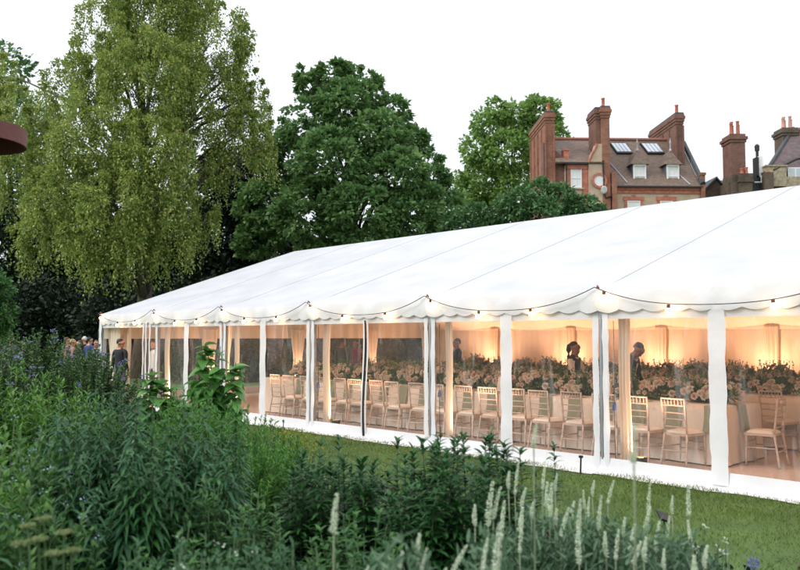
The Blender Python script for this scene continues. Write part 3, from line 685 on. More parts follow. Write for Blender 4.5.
# ------------------------------------------------------------------ people
def person(label, loc, rz, H=1.6, lean=0.0, headturn=0.0, nod=0.0, arms='down', mats=('skin', 'suit', 'shirt', 'grey', 'shoe'), hair=('short', 'hair_d'), fat=1.0, group=None, skirt=False, waistcoat=False, tie=None, sleeves='top'):
    """faces +y. one continuous skinned body; hair and garments are its children"""
    s = H/1.75
    t = thing('person', label, 'person', loc, rz, group)
    J = {}; R = {}
    def add(n, p, r): J[n] = Vector(p); R[n] = (r, r) if not isinstance(r, tuple) else r
    add('pelvis', (0, 0, .96), (.165*fat, .12*fat)); add('belly', (0, .005, 1.12), (.15*fat, .115*fat)); add('chest', (0, .0, 1.31), (.175*fat, .125*fat)); add('collar', (0, -.01, 1.43), (.12, .085))
    add('neck', (0, 0, 1.5), .056); add('jaw', (0, .025, 1.575), (.068, .078)); add('head', (0, .012, 1.655), (.08, .1)); add('crown', (0, .0, 1.715), (.062, .075))
    add('nose', (0, .118, 1.625), .014); add('chin', (0, .085, 1.555), .03)
    for sd, x in (('l', -1), ('r', 1)):
        add('ear'+sd, (x*.082, 0, 1.63), .018)
        add('sho'+sd, (x*.185*min(fat, 1.1), -.005, 1.41), .068); add('elb'+sd, (x*.235, -.03, 1.13), .047); add('wri'+sd, (x*.245, .05, .9), .03); add('palm'+sd, (x*.245, .075, .84), (.022, .038))
        if arms == 'front':
            J['elb'+sd] = Vector((x*.25, .03, 1.15)); J['wri'+sd] = Vector((x*.13, .26, 1.14)); J['palm'+sd] = Vector((x*.09, .32, 1.15))
        if arms == 'work':
            J['elb'+sd] = Vector((x*.24, .12, 1.16)); J['wri'+sd] = Vector((x*.2, .33, 1.06)); J['palm'+sd] = Vector((x*.19, .4, 1.03))
        dr = (J['palm'+sd]-J['wri'+sd]).normalized(); sidev = Vector((0, 1, 0)) if arms == 'down' else Vector((-x, 0, 0))
        for k in range(4):
            base = J['palm'+sd]+dr*.035+sidev*(.024-.016*k); ln = (.068, .078, .072, .055)[k]
            add(f'f{k}a{sd}', base, .009); add(f'f{k}b{sd}', base+dr*ln*.55, .0085); add(f'f{k}c{sd}', base+dr*ln+Vector((-x*.012, 0, -.004)), .007)
        tb = J['wri'+sd]+dr*.035+sidev*.034; add('tha'+sd, tb, .011); add('thb'+sd, tb+dr*.045+sidev*.018, .009)
        add('hip'+sd, (x*.095, 0, .88), .092*fat); add('kne'+sd, (x*.1, .015, .5), .06); add('ank'+sd, (x*.1, -.02, .09), .042); add('hee'+sd, (x*.1, -.02, .045), .04); add('toe'+sd, (x*.115, .15, .035), .032)
    E_ = [('pelvis', 'belly'), ('belly', 'chest'), ('chest', 'collar'), ('collar', 'neck'), ('neck', 'jaw'), ('jaw', 'head'), ('head', 'crown'), ('head', 'nose'), ('jaw', 'chin')]
    for sd in 'lr':
        E_ += [('head', 'ear'+sd), ('collar', 'sho'+sd), ('sho'+sd, 'elb'+sd), ('elb'+sd, 'wri'+sd), ('wri'+sd, 'palm'+sd), ('wri'+sd, 'tha'+sd), ('tha'+sd, 'thb'+sd), ('pelvis', 'hip'+sd), ('hip'+sd, 'kne'+sd), ('kne'+sd, 'ank'+sd), ('ank'+sd, 'hee'+sd), ('hee'+sd, 'toe'+sd)]
        for k in range(4): E_ += [('palm'+sd, f'f{k}a{sd}'), (f'f{k}a{sd}', f'f{k}b{sd}'), (f'f{k}b{sd}', f'f{k}c{sd}')]
    upper = lambda n: not (n.startswith(('hip', 'kne', 'ank', 'hee', 'toe')) or n == 'pelvis')
    piv = Vector((0, 0, .96)); Rl = Matrix.Rotation(-lean, 3, 'X'); hp = Vector((0, 0, 1.5)); Rh = Matrix.Rotation(headturn, 3, 'Z') @ Matrix.Rotation(-nod, 3, 'X')
    headset = {'jaw', 'head', 'crown', 'nose', 'chin', 'earl', 'earr'}
    def pose(p, n):
        if n in headset: p = hp+Rh @ (p-hp)
        if upper(n): p = piv+Rl @ (p-piv)
        return p*s
    names = list(J); idx = {n: i for i, n in enumerate(names)}
    pos = [pose(J[n], n) for n in names]
    me = bpy.data.meshes.new('body'); me.from_pydata(pos, [(idx[a], idx[b]) for a, b in E_], [])
    o = bpy.data.objects.new('body', me); C.objects.link(o)
    md = o.modifiers.new('skin', 'SKIN'); md.use_smooth_shade = True
    if not me.skin_vertices: me.attributes  # the layer comes with the modifier
    for i, n in enumerate(names):
        sv = me.skin_vertices[0].data[i]; sv.radius = (R[n][0]*s, R[n][1]*s); sv.use_root = (n == 'pelvis')
    ss = o.modifiers.new('sub', 'SUBSURF'); ss.levels = 1; ss.render_levels = 1
    dg = bpy.context.evaluated_depsgraph_get(); dg.update()
    m2 = bpy.data.meshes.new_from_object(o.evaluated_get(dg)); bpy.data.objects.remove(o)
    # clothe the one surface by the bone that each face lies on
    sk_, top, sh, leg, shoe = mats
    mlist = [sk_, top, sh, leg, shoe]; m2.materials.clear()
    for k in mlist: m2.materials.append(M[k])
    def region(a, b):
        q = {a, b}
        if any(x.startswith(('hee', 'toe')) for x in q): return 4
        if any(x.startswith(('kne', 'ank', 'hip')) for x in q): return 3
        if q & headset or q == {'collar', 'neck'}: return 0
        if any(x.startswith(('palm', 'f0', 'f1', 'f2', 'f3', 'tha', 'thb')) for x in q): return 0
        if any(x.startswith(('sho', 'elb', 'wri')) for x in q): return {'top': 1, 'shirt': 2, 'bare': 0}[sleeves] if not ('collar' in q) else 1
        return 1
    segs = [(pos[idx[a]], pos[idx[b]], region(a, b)) for a, b in E_]
    A = np.array([x[0] for x in segs]); B = np.array([x[1] for x in segs]); RG = np.array([x[2] for x in segs])
    cen = np.array([p.center for p in m2.polygons]); AB = B-A; d2 = (AB**2).sum(1)
    tt = np.clip(((cen[:, None]-A[None])*AB[None]).sum(2)/d2[None], 0, 1); dist = np.linalg.norm(cen[:, None]-(A[None]+tt[..., None]*AB[None]), axis=2)
    mi = RG[np.argmin(dist, axis=1)]
    m2.polygons.foreach_set('material_index', mi.astype(np.int32)); m2.polygons.foreach_set('use_smooth', [True]*len(m2.polygons))
    bo = link('body', m2, t)
    def hpt(x, y, z): return pose(Vector((x, y, z)), 'head')
    for x in (-.032, .032):
        e = MB(); c = hpt(x, .098, 1.652); e.lathe([(.0005, -.011*s), (.008*s, -.008*s), (.012*s, 0), (.008*s, .008*s), (.0005, .011*s)], 8, tuple(c)); e.build('eye', M['eye'], t)
    mo = MB(); mo.tube([hpt(-.024, .1, 1.578), hpt(0, .108, 1.576), hpt(.024, .1, 1.578)], .005*s, 6); mo.build('mouth', M['blush'], t)
    # hair
    kind, hm = hair; hmsh = MB(); nu, nv = 20, 10
    lo = {'short': .95, 'long': 1.9, 'pony': 1.1, 'bald': .9}[kind]
    vs = []
    def hs_(p): return math.sin(min(p, 1.57))*(1-.12*max(0, p-1.57))
    def hp2(u, v):
        an = 2*PI*u; back = .5-.5*math.sin(an)           # 1 at the back (-y)
        phi = v*(1.12+1.3*lo/.95*back**.6*.95) ; rr = 1.0+.04*math.sin(an*5+v*9)
        if kind == 'bald' and v < .35: rr *= .9
        x, y, z = (.07 if kind != 'bald' else .066)*rr*hs_(phi)*math.cos(an), .091*rr*hs_(phi)*math.sin(an)-.02, .084*rr*math.cos(phi)
        if kind == 'long' and phi > 1.6: z = -.02-(phi-1.6)*.3; x *= 1.1; y = min(y, -.02)*1.0
        return tuple(hpt(x, y, 1.675+z))
    hmsh.grid(hp2, nu, nv); hmsh.build('hair', M[hm], t, True)
    if kind == 'pony':
        pm = MB(); pm.tube([hpt(0, -.07, 1.7), hpt(0, -.115, 1.67), hpt(0, -.125, 1.58), hpt(.0, -.115, 1.46), hpt(0, -.11, 1.38)], [.035*s, .045*s, .05*s, .04*s, .008*s], 10); pm.build('ponytail', M[hm], t, True)
    def upt(x, y, z): return pose(Vector((x, y, z)), 'chest')
    if tie or not waistcoat:                                   # shirt front between the lapels
        f = MB(); f.add([upt(-.035, .115, 1.41), upt(.035, .115, 1.41), upt(.0, .152*fat, 1.2)], [(0, 1, 2)])
        f.build('shirt_front', M[tie or sh], t, fix=False)
    cl = MB(); cl.tube([upt(-.06, .0, 1.47), upt(-.045, .06, 1.455), upt(0, .085, 1.44), upt(.045, .06, 1.455), upt(.06, 0, 1.47), upt(.0, -.065, 1.48), upt(-.06, 0, 1.47)], .013*s, 6); cl.build('collar', M[sh], t, True)
    if skirt:
        k = MB(); k.lathe([(.15*s, 1.02*s), (.19*s, .9*s), (.22*s, .7*s), (.25*s, .5*s), (.24*s, .5*s)], 18, sy=.8); k.build('skirt', M[top], t, True)
    return t
FZ = .008
person('waitress with dark ponytail in white shirt and black waistcoat standing behind the flowers', T(2.57, 2.98, FZ)[:3], RZ-PI/2+.15, 1.56, lean=.06, arms='work', mats=('skin2', 'waist', 'shirt', 'suit', 'shoe'), hair=('pony', 'hair_d'), waistcoat=True, sleeves='shirt', fat=.9)
person('man in black jacket bending over the flowers beside the nearest leg', T(1.62, 3.0, FZ)[:3], RZ-PI/2+.1, 1.62, lean=.42, nod=.25, arms='work', mats=('skin2', 'suit', 'shirt', 'suit', 'shoe'), hair=('short', 'hair_d'))
pm_ = person('man in dark suit standing behind the middle table with white papers', T(7.5, 5.3, FZ)[:3], RZ+PI-.5, 1.6, arms='front', mats=('skin', 'suit', 'shirt', 'suit', 'shoe'), hair=('short', 'hair_b'))
pp = MB(); pp.box(-.1, .34, 1.0, .1, .352, 1.2); po = pp.build('papers', M['card']); po.location = T(7.5, 5.3, FZ); po.rotation_euler = (0, 0, RZ+PI-.5)
tag(po, 'white sheets of paper held by the dark suited man behind the middle table', 'papers')
person('man in dark grey jacket with back turned at the dark gable window beyond the flowers', T(11.9, 5.4, FZ)[:3], RZ+.3, 1.6, mats=('skin', 'grey', 'shirt', 'suit', 'shoe'), hair=('short', 'hair_b'), fat=1.05)
person('guest in red top with long brown hair beside the man at the gable window', T(12.05, 6.0, FZ)[:3], RZ+PI-.2, 1.56, mats=('skin', 'redcloth', 'redcloth', 'suit', 'shoe'), hair=('long', 'hair_b'), tie='redcloth')
person('man in dark suit and grey trousers standing with back turned in the marquee doorway', T(13.62, -.12, 0)[:3], RZ+.35, 1.6, headturn=-.7, mats=('skin', 'suit', 'shirt', 'grey', 'shoe'), hair=('short', 'hair_d'), fat=1.08)
person('person in white shirt facing the dark suited man in the marquee doorway', T(13.2, .55, FZ)[:3], RZ+PI-.2, 1.56, mats=('skin', 'shirt', 'shirt', 'suit', 'shoe'), hair=('short', 'hair_b'))
for px, d, H, hr, top, lab in ((12, 24, 1.66, ('short', 'hair_w'), 'grey', 'white haired guest far left behind the blue-flowered bush'), (24, 22, 1.5, ('short', 'hair_d'), 'suit', 'dark haired guest half hidden behind the blue-flowered bush'),
        (68, 27, 1.64, ('bald', 'hair_b'), 'blush', 'guest with thin brown hair, leftmost of the group outside the marquee corner'), (74, 25, 1.58, ('long', 'hair_f'), 'blush', 'fair haired guest in pale dress among the group outside the marquee corner'), (80.5, 24, 1.55, ('long', 'hair_d'), 'suit', 'guest with long dark hair in black among the group outside the marquee corner'),
        (85, 28, 1.66, ('short', 'hair_w'), 'suit', 'white haired guest in dark jacket among the group outside the marquee corner'), (90.5, 26, 1.64, ('short', 'hair_d'), 'bluecloth', 'dark haired guest in bright blue jacket outside the marquee corner'), (97, 24.5, 1.55, ('short', 'hair_b'), 'navy', 'brown haired guest in navy closest to the marquee corner')):
    person(lab, gnd(px, d), random.uniform(0, 6.28), H, mats=('skin', top, 'shirt', 'suit', 'shoe'), hair=hr, group='guests gathered outside the marquee corner' if px > 50 else None)
# ------------------------------------------------------------------ trees
def limb_mesh(base, H, r0, targets, lean=(0, 0)):
    m = MB(); base = np.array(base); k = 9
    def tp(t): return base+np.array([lean[0]*t*t+.12*math.sin(t*5)*H/14, lean[1]*t*t+.1*math.sin(t*4+1)*H/14, H*t])
    m.tube([tp(t) for t in np.linspace(0, 1, k)], [r0*(1.35 if i == 0 else 1)*(1-.85*i/(k-1)) for i in range(k)], 12)
    for q in targets:
        q = np.array(q); t = min(.92, max(.16, (q[2]-base[2])/H*.62)); s = tp(t); mid = (s+q)/2+np.array([0, 0, .12*np.linalg.norm(q-s)])
        rr = r0*(1-.85*t)*.55; m.tube([s, s*.7+mid*.3+(0, 0, .05), mid, mid*.5+q*.5, q], [rr, rr*.85, rr*.6, rr*.4, rr*.15], 7)
        for _ in range(3):
            e = q+rdir(1, -1, .2)[0]*np.linalg.norm(q-s)*.2; m.tube([mid, (mid+e)/2+(0, 0, .1), e], [rr*.4, rr*.25, .012], 5)
    return m
def clumpy(c, R, n, leaf, flat=.7, sub=26, subr=.32, zbias=.25, shell=.6):
    """leaves gathered in clumps spread through an ellipsoid of radii R"""
    nc = max(3, n//sub); d = rdir(nc); rad = RNG.uniform(shell, 1, nc)**.7
    cc = np.array(c)+d*rad[:, None]*np.array(R)
    rr = np.mean(R)*subr*RNG.uniform(.5, 1.2, nc)
    i = np.repeat(np.arange(nc), sub); off = rdir(len(i))*RNG.uniform(.2, 1, (len(i), 1))**.6
    P = cc[i]+off*rr[i][:, None]*np.array([1, 1, flat])
    out = unit(off*.8+d[i]*.6); out[:, 2] -= .25
    return P, unit(out+RNG.normal(0, .45, out.shape))
def tree(name, label, px, d, lobes, leafm, lsize, nleaf, r0, barkm='bark', cat='tree', group=None, weep=0, H=None, flat=.7, subr=.34, sub=26, aspect=.6, leaff=None):
    """lobes: (photo x, photo y, radius in photo px, metres further back)"""
    base = gnd(px, d); t = thing(name, label, cat, base, 0, group); b0 = np.array(base)
    P, D, tg = [], [], []
    tot = sum(l[2]**2 for l in lobes)
    for (x, y, r, off) in lobes:
        c = at(x, y, d+off)-b0; rm = r/F*(d+off); tg += [c] if r > 13 else []
        n = int(nleaf*r*r/tot)
        p, dd = clumpy(c, (rm, rm*1.05, rm*.95), n, lsize, flat, sub, subr); P.append(p); D.append(dd)
    P = np.concatenate(P); D = np.concatenate(D)
    lv = Leaves()
    if weep:
        # hanging strings of small leaves below every clump
        k = int(len(P)*.085); s = P[RNG.choice(len(P), k)]; m_ = 13; L_ = RNG.uniform(.5, weep, k)
        tt = np.linspace(0, 1, m_); Q = np.repeat(s[:, None, :], m_, 1); Q[..., 2] -= L_[:, None]*tt[None]
        Q[..., 0] += RNG.normal(0, .05, (k, m_))+(RNG.normal(0, .12, k)[:, None]*tt[None]); Q[..., 1] += RNG.normal(0, .05, (k, m_))+(RNG.normal(0, .12, k)[:, None]*tt[None])
        Q = Q.reshape(-1, 3); DD = RNG.normal(0, .5, Q.shape); DD[:, 2] -= .7; P = np.concatenate([P, Q]); D = np.concatenate([D, DD])
    keep = P[:, 2] > .15; P, D = P[keep], D[keep]; n = len(P)
    NN = rdir(n); NN[:, 2] = np.abs(NN[:, 2])+.5
    lv.add(rhombs(P, D, NN, lsize*RNG.uniform(.65, 1.3, n), lsize*aspect*RNG.uniform(.7, 1.25, n)))
    lv.build('crown', M[leafm], t, False)
    Ht = H or max(c[2] for c in tg)*.9
    limb_mesh((0, 0, -.1), Ht, r0, [c for c in tg]).build('trunk', M[barkm], t, True)
    return t
tree('birch_tree', 'huge weeping birch with drooping olive green strands rising above the far end of the marquee', 141, 33,
     [(160, 10, 48, 0), (110, 40, 42, -1), (212, 40, 40, 0), (75, 85, 34, -1), (150, 75, 50, -2), (205, 100, 44, 0), (246, 130, 24, 0), (30, 115, 34, 0), (95, 130, 44, -3), (150, 150, 42, -3),
      (20, 165, 34, -1), (62, 190, 36, -3), (112, 200, 38, -4), (165, 195, 36, -3), (205, 165, 30, 0), (38, 228, 26, -2), (85, 238, 26, -4), (128, 238, 26, -4), (172, 235, 24, -3), (200, 215, 22, -1), (12, 75, 22, 2), (235, 85, 20, 1), (180, -25, 40, 0), (120, -20, 36, 0), (260, 105, 13, 1), (254, 88, 15, 0), (248, 60, 14, 0), (262, 124, 13, 0), (262, 150, 16, 0)],
     'lf_birch', .12, 84000, .36, weep=1.5, subr=.19, sub=85)
tree('chestnut_tree', 'broad domed horse chestnut tree with dense dark green leaves behind the marquee ridge', 350, 42,
     [(335, 80, 20, 0), (310, 86, 16, 0), (365, 92, 20, 0), (345, 110, 30, -1), (390, 115, 20, 0), (310, 125, 26, -1), (375, 140, 32, -2), (412, 142, 20, 0), (285, 160, 28, 0), (278, 132, 13, 0), (266, 158, 16, 0), (330, 165, 36, -3), (395, 178, 34, -3), (432, 172, 18, 0),
      (268, 205, 30, 0), (312, 215, 38, -3), (362, 215, 38, -4), (415, 215, 34, -3), (445, 215, 24, 0), (448, 190, 14, 0), (298, 76, 9, 0), (350, 66, 12, 0), (262, 240, 26, 0)],
     'lf_chest', .26, 52000, .5, 'bark_d', flat=.45, subr=.26, sub=40, aspect=.75)
tree('plane_tree', 'tall pale green plane tree behind the left chimney of the brick house', 515, 70,
     [(515, 118, 18, 0), (490, 125, 18, 0), (540, 112, 18, 0), (478, 150, 18, 0), (508, 155, 26, -1), (545, 140, 22, 0), (482, 185, 22, 0), (515, 190, 26, -1), (556, 122, 9, 0), (470, 205, 18, 0), (462, 178, 10, 0), (497, 110, 12, 0), (535, 104, 9, 0)],
     'lf_plane', .36, 17000, .4, subr=.36, aspect=.7)
tree('bay_tree', 'low rounded dark green tree between the chestnut and the brick house', 540, 36,
     [(540, 195, 15, 0), (520, 203, 15, -1), (560, 200, 15, 0), (585, 207, 13, 0), (505, 212, 14, 0), (540, 215, 20, -1), (478, 216, 13, 0), (600, 213, 8, 0), (570, 216, 14, 0), (530, 240, 20, 0), (575, 240, 18, 0), (455, 224, 14, 0), (490, 235, 18, 0)],
     'lf_shrubtree', .2, 17000, .2, 'bark_d', subr=.36, flat=.6)
EV = 'dark evergreens forming the shaded wood behind the birch'
for i, (px, d, lobes) in enumerate((
        (-45, 44, [(-45, 130, 40, 0), (-50, 200, 60, 0), (-45, 270, 70, 0), (-40, 320, 60, 0), (-30, 80, 30, 0)]),
        (8, 47, [(4, 72, 26, 0), (10, 130, 40, 0), (10, 200, 46, 0), (15, 260, 50, 0), (15, 315, 50, 0)]),
        (70, 45, [(70, 190, 40, 0), (70, 240, 44, 0), (65, 290, 46, 0), (72, 325, 42, 0)]),
        (120, 48, [(118, 210, 36, 0), (122, 255, 40, 0), (120, 300, 42, 0), (118, 330, 36, 0)]),
        (175, 47, [(172, 220, 30, 0), (178, 258, 34, 0), (172, 300, 40, 0)]),
        (228, 44, [(228, 170, 24, 0), (228, 200, 28, 0), (225, 240, 36, 0), (230, 285, 40, 0)]),
        (262, 46, [(256, 170, 15, 0), (262, 210, 28, 0), (265, 250, 34, 0), (262, 300, 36, 0)]))):
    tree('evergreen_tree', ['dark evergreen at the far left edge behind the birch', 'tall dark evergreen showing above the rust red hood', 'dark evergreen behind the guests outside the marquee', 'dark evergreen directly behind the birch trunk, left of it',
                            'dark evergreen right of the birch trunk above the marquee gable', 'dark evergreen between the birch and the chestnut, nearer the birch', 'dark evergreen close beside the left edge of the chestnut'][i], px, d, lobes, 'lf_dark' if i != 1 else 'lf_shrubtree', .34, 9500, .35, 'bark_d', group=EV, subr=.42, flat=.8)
# understorey of the wood and trees that stop the view beyond it
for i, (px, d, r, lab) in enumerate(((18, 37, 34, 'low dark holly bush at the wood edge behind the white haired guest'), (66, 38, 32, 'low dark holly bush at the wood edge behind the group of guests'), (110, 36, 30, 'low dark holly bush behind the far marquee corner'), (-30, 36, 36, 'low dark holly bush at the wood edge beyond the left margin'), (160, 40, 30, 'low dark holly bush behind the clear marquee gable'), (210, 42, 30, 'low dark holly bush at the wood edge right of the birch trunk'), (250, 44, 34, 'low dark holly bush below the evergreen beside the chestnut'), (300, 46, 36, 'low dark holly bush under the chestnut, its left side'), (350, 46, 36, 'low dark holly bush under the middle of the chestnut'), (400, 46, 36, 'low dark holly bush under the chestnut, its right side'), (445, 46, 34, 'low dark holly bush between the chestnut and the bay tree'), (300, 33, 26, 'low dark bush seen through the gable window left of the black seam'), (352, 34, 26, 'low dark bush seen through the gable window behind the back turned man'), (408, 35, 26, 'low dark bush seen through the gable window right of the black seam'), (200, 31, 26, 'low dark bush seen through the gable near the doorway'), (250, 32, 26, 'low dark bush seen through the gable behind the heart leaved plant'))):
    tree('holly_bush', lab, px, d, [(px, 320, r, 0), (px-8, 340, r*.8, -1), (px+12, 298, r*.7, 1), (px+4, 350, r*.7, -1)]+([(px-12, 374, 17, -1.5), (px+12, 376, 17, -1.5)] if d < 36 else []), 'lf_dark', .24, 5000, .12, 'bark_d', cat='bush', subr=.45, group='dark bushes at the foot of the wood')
tree('hazel_bush', 'light green hazel bush at the left edge below the birch', -4, 15, [(-6, 285, 15, 0), (2, 312, 14, 0), (-10, 325, 18, 0), (-25, 300, 20, 0)], 'lf_mid', .09, 3800, .05, cat='bush', subr=.4)
# ------------------------------------------------------------------ brick houses behind the marquee
HD = 58.0; PM = F/HD
HT = math.radians(2)
def hx(px, y=0):
    k = (px-400)/F; c_, s_ = math.cos(HT), math.sin(HT); return (k*(HD+y*c_)-(617-400)/F*HD+y*s_)/(c_-k*s_)
def hz(py, y=0): return ht(py, HD+y)
def wbox(m, x0, x1, z0, z1, y0, y1, mi=0): return m.box(min(x0, x1), y0, min(z0, z1), max(x0, x1), y1, max(z0, z1), mi)
hs = thing('brick_house', 'tall brick house with brown tiled roof, white dormers and big red chimneys', 'house', gnd(617, HD), HT)
def hwall(nm, x0, x1, ztop, y0, y1, m_): w_ = MB(); wbox(w_, x0, x1, 0, ztop, y0, y1); return w_.build(nm, M[m_], hs)
def sash(px0, px1, py0, py1, y, arch=True, parent=None, surround=True, bars=(1, 1)):
    x0, x1, z0, z1 = hx(px0), hx(px1), hz(py1), hz(py0); f = MB(); t = .07
    wbox(f, x0, x0+t, z0, z1, y-.06, y); wbox(f, x1-t, x1, z0, z1, y-.06, y); wbox(f, x0+t, x1-t, z1-t, z1, y-.06, y); wbox(f, x0+t, x1-t, z0, z0+t, y-.06, y)
    wbox(f, x0+t, x1-t, (z0+z1)/2-.03, (z0+z1)/2+.03, y-.05, y)
    for b in range(bars[0]): xx = x0+(x1-x0)*(b+1)/(bars[0]+1); wbox(f, xx-.018, xx+.018, z0+t, z1-t, y-.045, y)
    o = f.build('window', M['wpaint'], parent or hs)
    g_ = MB(); wbox(g_, x0+t, x1-t, z0+t, z1-t, y-.02, y-.012); g_.build('pane', M['blind'], o)
    if surround:
        s_ = MB(); q = .2; wbox(s_, x0-q, x0-.002, z0, z1+.02, y-.05, y+.05); wbox(s_, x1+.002, x1+q, z0, z1+.02, y-.05, y+.05)
        wbox(s_, x0-q-.06, x1+q+.06, z1+.022, z1+.3, y-.07, y+.05)
        if arch: wbox(s_, (x0+x1)/2-.12, (x0+x1)/2+.12, z1+.3, z1+.42, y-.09, y+.05)
        s_.build('window_surround', M['redtrim'], o)
    sl_ = MB(); wbox(sl_, x0-.15, x1+.15, z0-.1, z0-.004, y-.14, y); sl_.build('sill', M['stone'], o)
    return o
DEP = 6.5
zg = hz(186.5); YR = 3.4; zr = hz(138, YR)
hwall('wall', hx(617), hx(704), zg-.02, 0, DEP, 'b_yel')
# window band and cornice of the right hand front
m = MB(); wbox(m, hx(618), hx(703), zg-.42, zg-.18, -.07, 0); wbox(m, hx(618), hx(703), zg-.18, zg-.02, -.14, 0); m.build('cornice', M['redtrim'], hs)
m = MB(); wbox(m, hx(616), hx(704), zg-.02, zg+.08, -.32, -.145); m.build('gutter', M['gutter'], hs)
sash(629, 642, 200, 222, -.0, True); sash(662, 675, 200, 222, -.0, True)
# roof, ridge and right parapet
def slab(nm, pts, th, m_, parent=hs):
    a = [Vector(p) for p in pts]; n_ = (a[1]-a[0]).cross(a[2]-a[0]).normalized()*th
    k = len(a); b = MB(); b.add(a+[p-n_ for p in a], [tuple(range(k)), tuple(range(2*k-1, k-1, -1))]+[(i, (i+1) % k, k+(i+1) % k, k+i) for i in range(k)]); return b.build(nm, M[m_], parent)
rf = slab('roof', [(hx(604), -.3, zg+.09), (hx(702), -.3, zg+.09), (hx(683, YR), YR, zr), (hx(604, YR), YR, zr)], .12, 'tile')
slab('roof', [(hx(556, YR), YR+.005, zr), (hx(683, YR), YR+.005, zr), (hx(702), DEP+.4, zg), (hx(556), DEP+.4, zg)], .12, 'tile')
slab('roof', [(hx(702)+.01, -.3, zg+.09), (hx(702)+.01, DEP+.4, zg), (hx(683, YR)+.005, YR, zr)], .12, 'tile')
m = MB(); m.tube([(hx(556, YR), YR, zr+.06), (hx(683, YR), YR, zr+.06)], .13, 8); m.build('ridge_tiles', M['ridge'], rf)
m = MB(); m.tube([(hx(686, YR), YR-.2, zr-.2), (hx(704), -.35, zg+.25)], .2, 6); m.build('parapet_coping', M['slate'], hs)
m = MB(); wbox(m, hx(702.5), hx(706.5), 0, hz(174), -.3, .4); wbox(m, hx(702), hx(707.2), hz(174), hz(171.5), -.36, .46); m.build('gable_pier', M['b_red'], hs)
for x0, x1 in ((614, 626), (691, 694)):             # pale valley lines in the tiles
    pass
def proofy(z): return -.3+(z-zg-.09)/(zr-zg-.09)*(YR+.3)
def on_roof(px, py):                                # point of the front slope seen at that pixel row
    z = hz(py); y = proofy(z); return hx(px)*(1+y/HD), y, z+(z-CH)*y/HD*0
for (a_, b_) in (((617, 155), (629, 182)), ((677, 160), (692, 184))):
    p, q = on_roof(*a_), on_roof(*b_); m = MB(); m.tube([(p[0], p[1]-.02, p[2]+.03), (q[0], q[1]-.02, q[2]+.03)], .05, 5); m.build('lead_flashing', M['leadlt'], rf)
# skylights lying in the slope
for px0, px1 in ((614, 634), (645, 666)):
    s_ = MB(); g_ = MB()
    z0, z1 = hz(151.5, 2.1), hz(141, 3); y0, y1 = proofy(z0)-.12, proofy(z1)-.12
    sh = .3
    def P_(u, v, o=0): return (hx(px0, 2.5)+(hx(px1, 2.5)-hx(px0, 2.5)-sh)*u+sh*(1-v), y0+(y1-y0)*v-o, z0+(z1-z0)*v+o)
    fr = MB(); fr.add([P_(0, 0, .05), P_(1, 0, .05), P_(1, 1, .05), P_(0, 1, .05), P_(0, 0, -.1), P_(1, 0, -.1), P_(1, 1, -.1), P_(0, 1, -.1)], [(0, 1, 2, 3), (0, 4, 5, 1), (1, 5, 6, 2), (2, 6, 7, 3), (3, 7, 4, 0)])
    o = fr.build('skylight', M['gutter'], hs)
    for k in range(4): u0, u1 = .05+.235*k, .05+.235*k+.2; g_.add([P_(u0, .1, .065), P_(u1, .1, .065), P_(u1, .9, .065), P_(u0, .9, .065)], [(0, 1, 2, 3)])
    g_.build('pane', M['glass_w'], o)
# dormers: white sash, lead cheeks, swept tiled hood with finial
for px0, px1 in ((637, 650), (671, 683.5)):
    x0, x1 = hx(px0), hx(px1); z0, z1 = hz(184), hz(163.5); yf = .35; d_ = thing('dormer', None, None); d_.parent = hs
    c = MB(); c.prism([(yf, z0-.05), (yf, z1+.1), (proofy(z1)+.3, z1+.1)], 'x', x0-.02, x0+.08); c.prism([(yf, z0-.05), (yf, z1+.1), (proofy(z1)+.3, z1+.1)], 'x', x1-.08, x1+.02); c.build('cheek', M['lead'], d_)
    f = MB(); wbox(f, x0, x1, z0, z0+.1, yf-.12, yf+.1); wbox(f, x0, x0+.1, z0+.1, z1, yf-.1, yf+.08); wbox(f, x1-.1, x1, z0+.1, z1, yf-.1, yf+.08); wbox(f, x0, x1, z1, z1+.12, yf-.14, yf+.1)
    wbox(f, x0+.1, x1-.1, (z0+z1)/2-.03, (z0+z1)/2+.03, yf-.07, yf); wbox(f, (x0+x1)/2-.02, (x0+x1)/2+.02, z0+.1, z1, yf-.06, yf); f.build('sash_frame', M['wpaint'], d_)
    g_ = MB(); wbox(g_, x0+.1, x1-.1, z0+.1, z1, yf-.03, yf-.02); g_.build('pane', M['blind'], d_)
    xc = (x0+x1)/2; hw_ = (x1-x0)/2+.22; r_ = MB(); prof = [(1, 0), (.93, .06), (.68, .32), (.42, .68), (.2, .95), (.06, 1.08)]
    zb = z1+.12; vs = []; yb_ = yf+hw_
    for k, h_ in prof:
        vs += [(xc-hw_*k, yf-.25+(1-k)*hw_, zb+h_), (xc+hw_*k, yf-.25+(1-k)*hw_, zb+h_), (xc+hw_*k, yf+2.2, zb+h_), (xc-hw_*k, yf+2.2, zb+h_)]
    r_.add(vs, [(i*4+j, i*4+(j+1) % 4, i*4+4+(j+1) % 4, i*4+4+j) for i in range(5) for j in range(4)]+[(3, 2, 1, 0), (20, 21, 22, 23)]); r_.build('hood', M['tile'], d_)
    f = MB(); f.lathe([(.09, 0), (.11, .1), (.05, .2), (.04, .55), (.07, .62), (.012, 1.0), (.0005, 1.02)], 8, (xc, yf+hw_-.3, zb+1.04)); f.build('finial', M['leadlt'], d_)
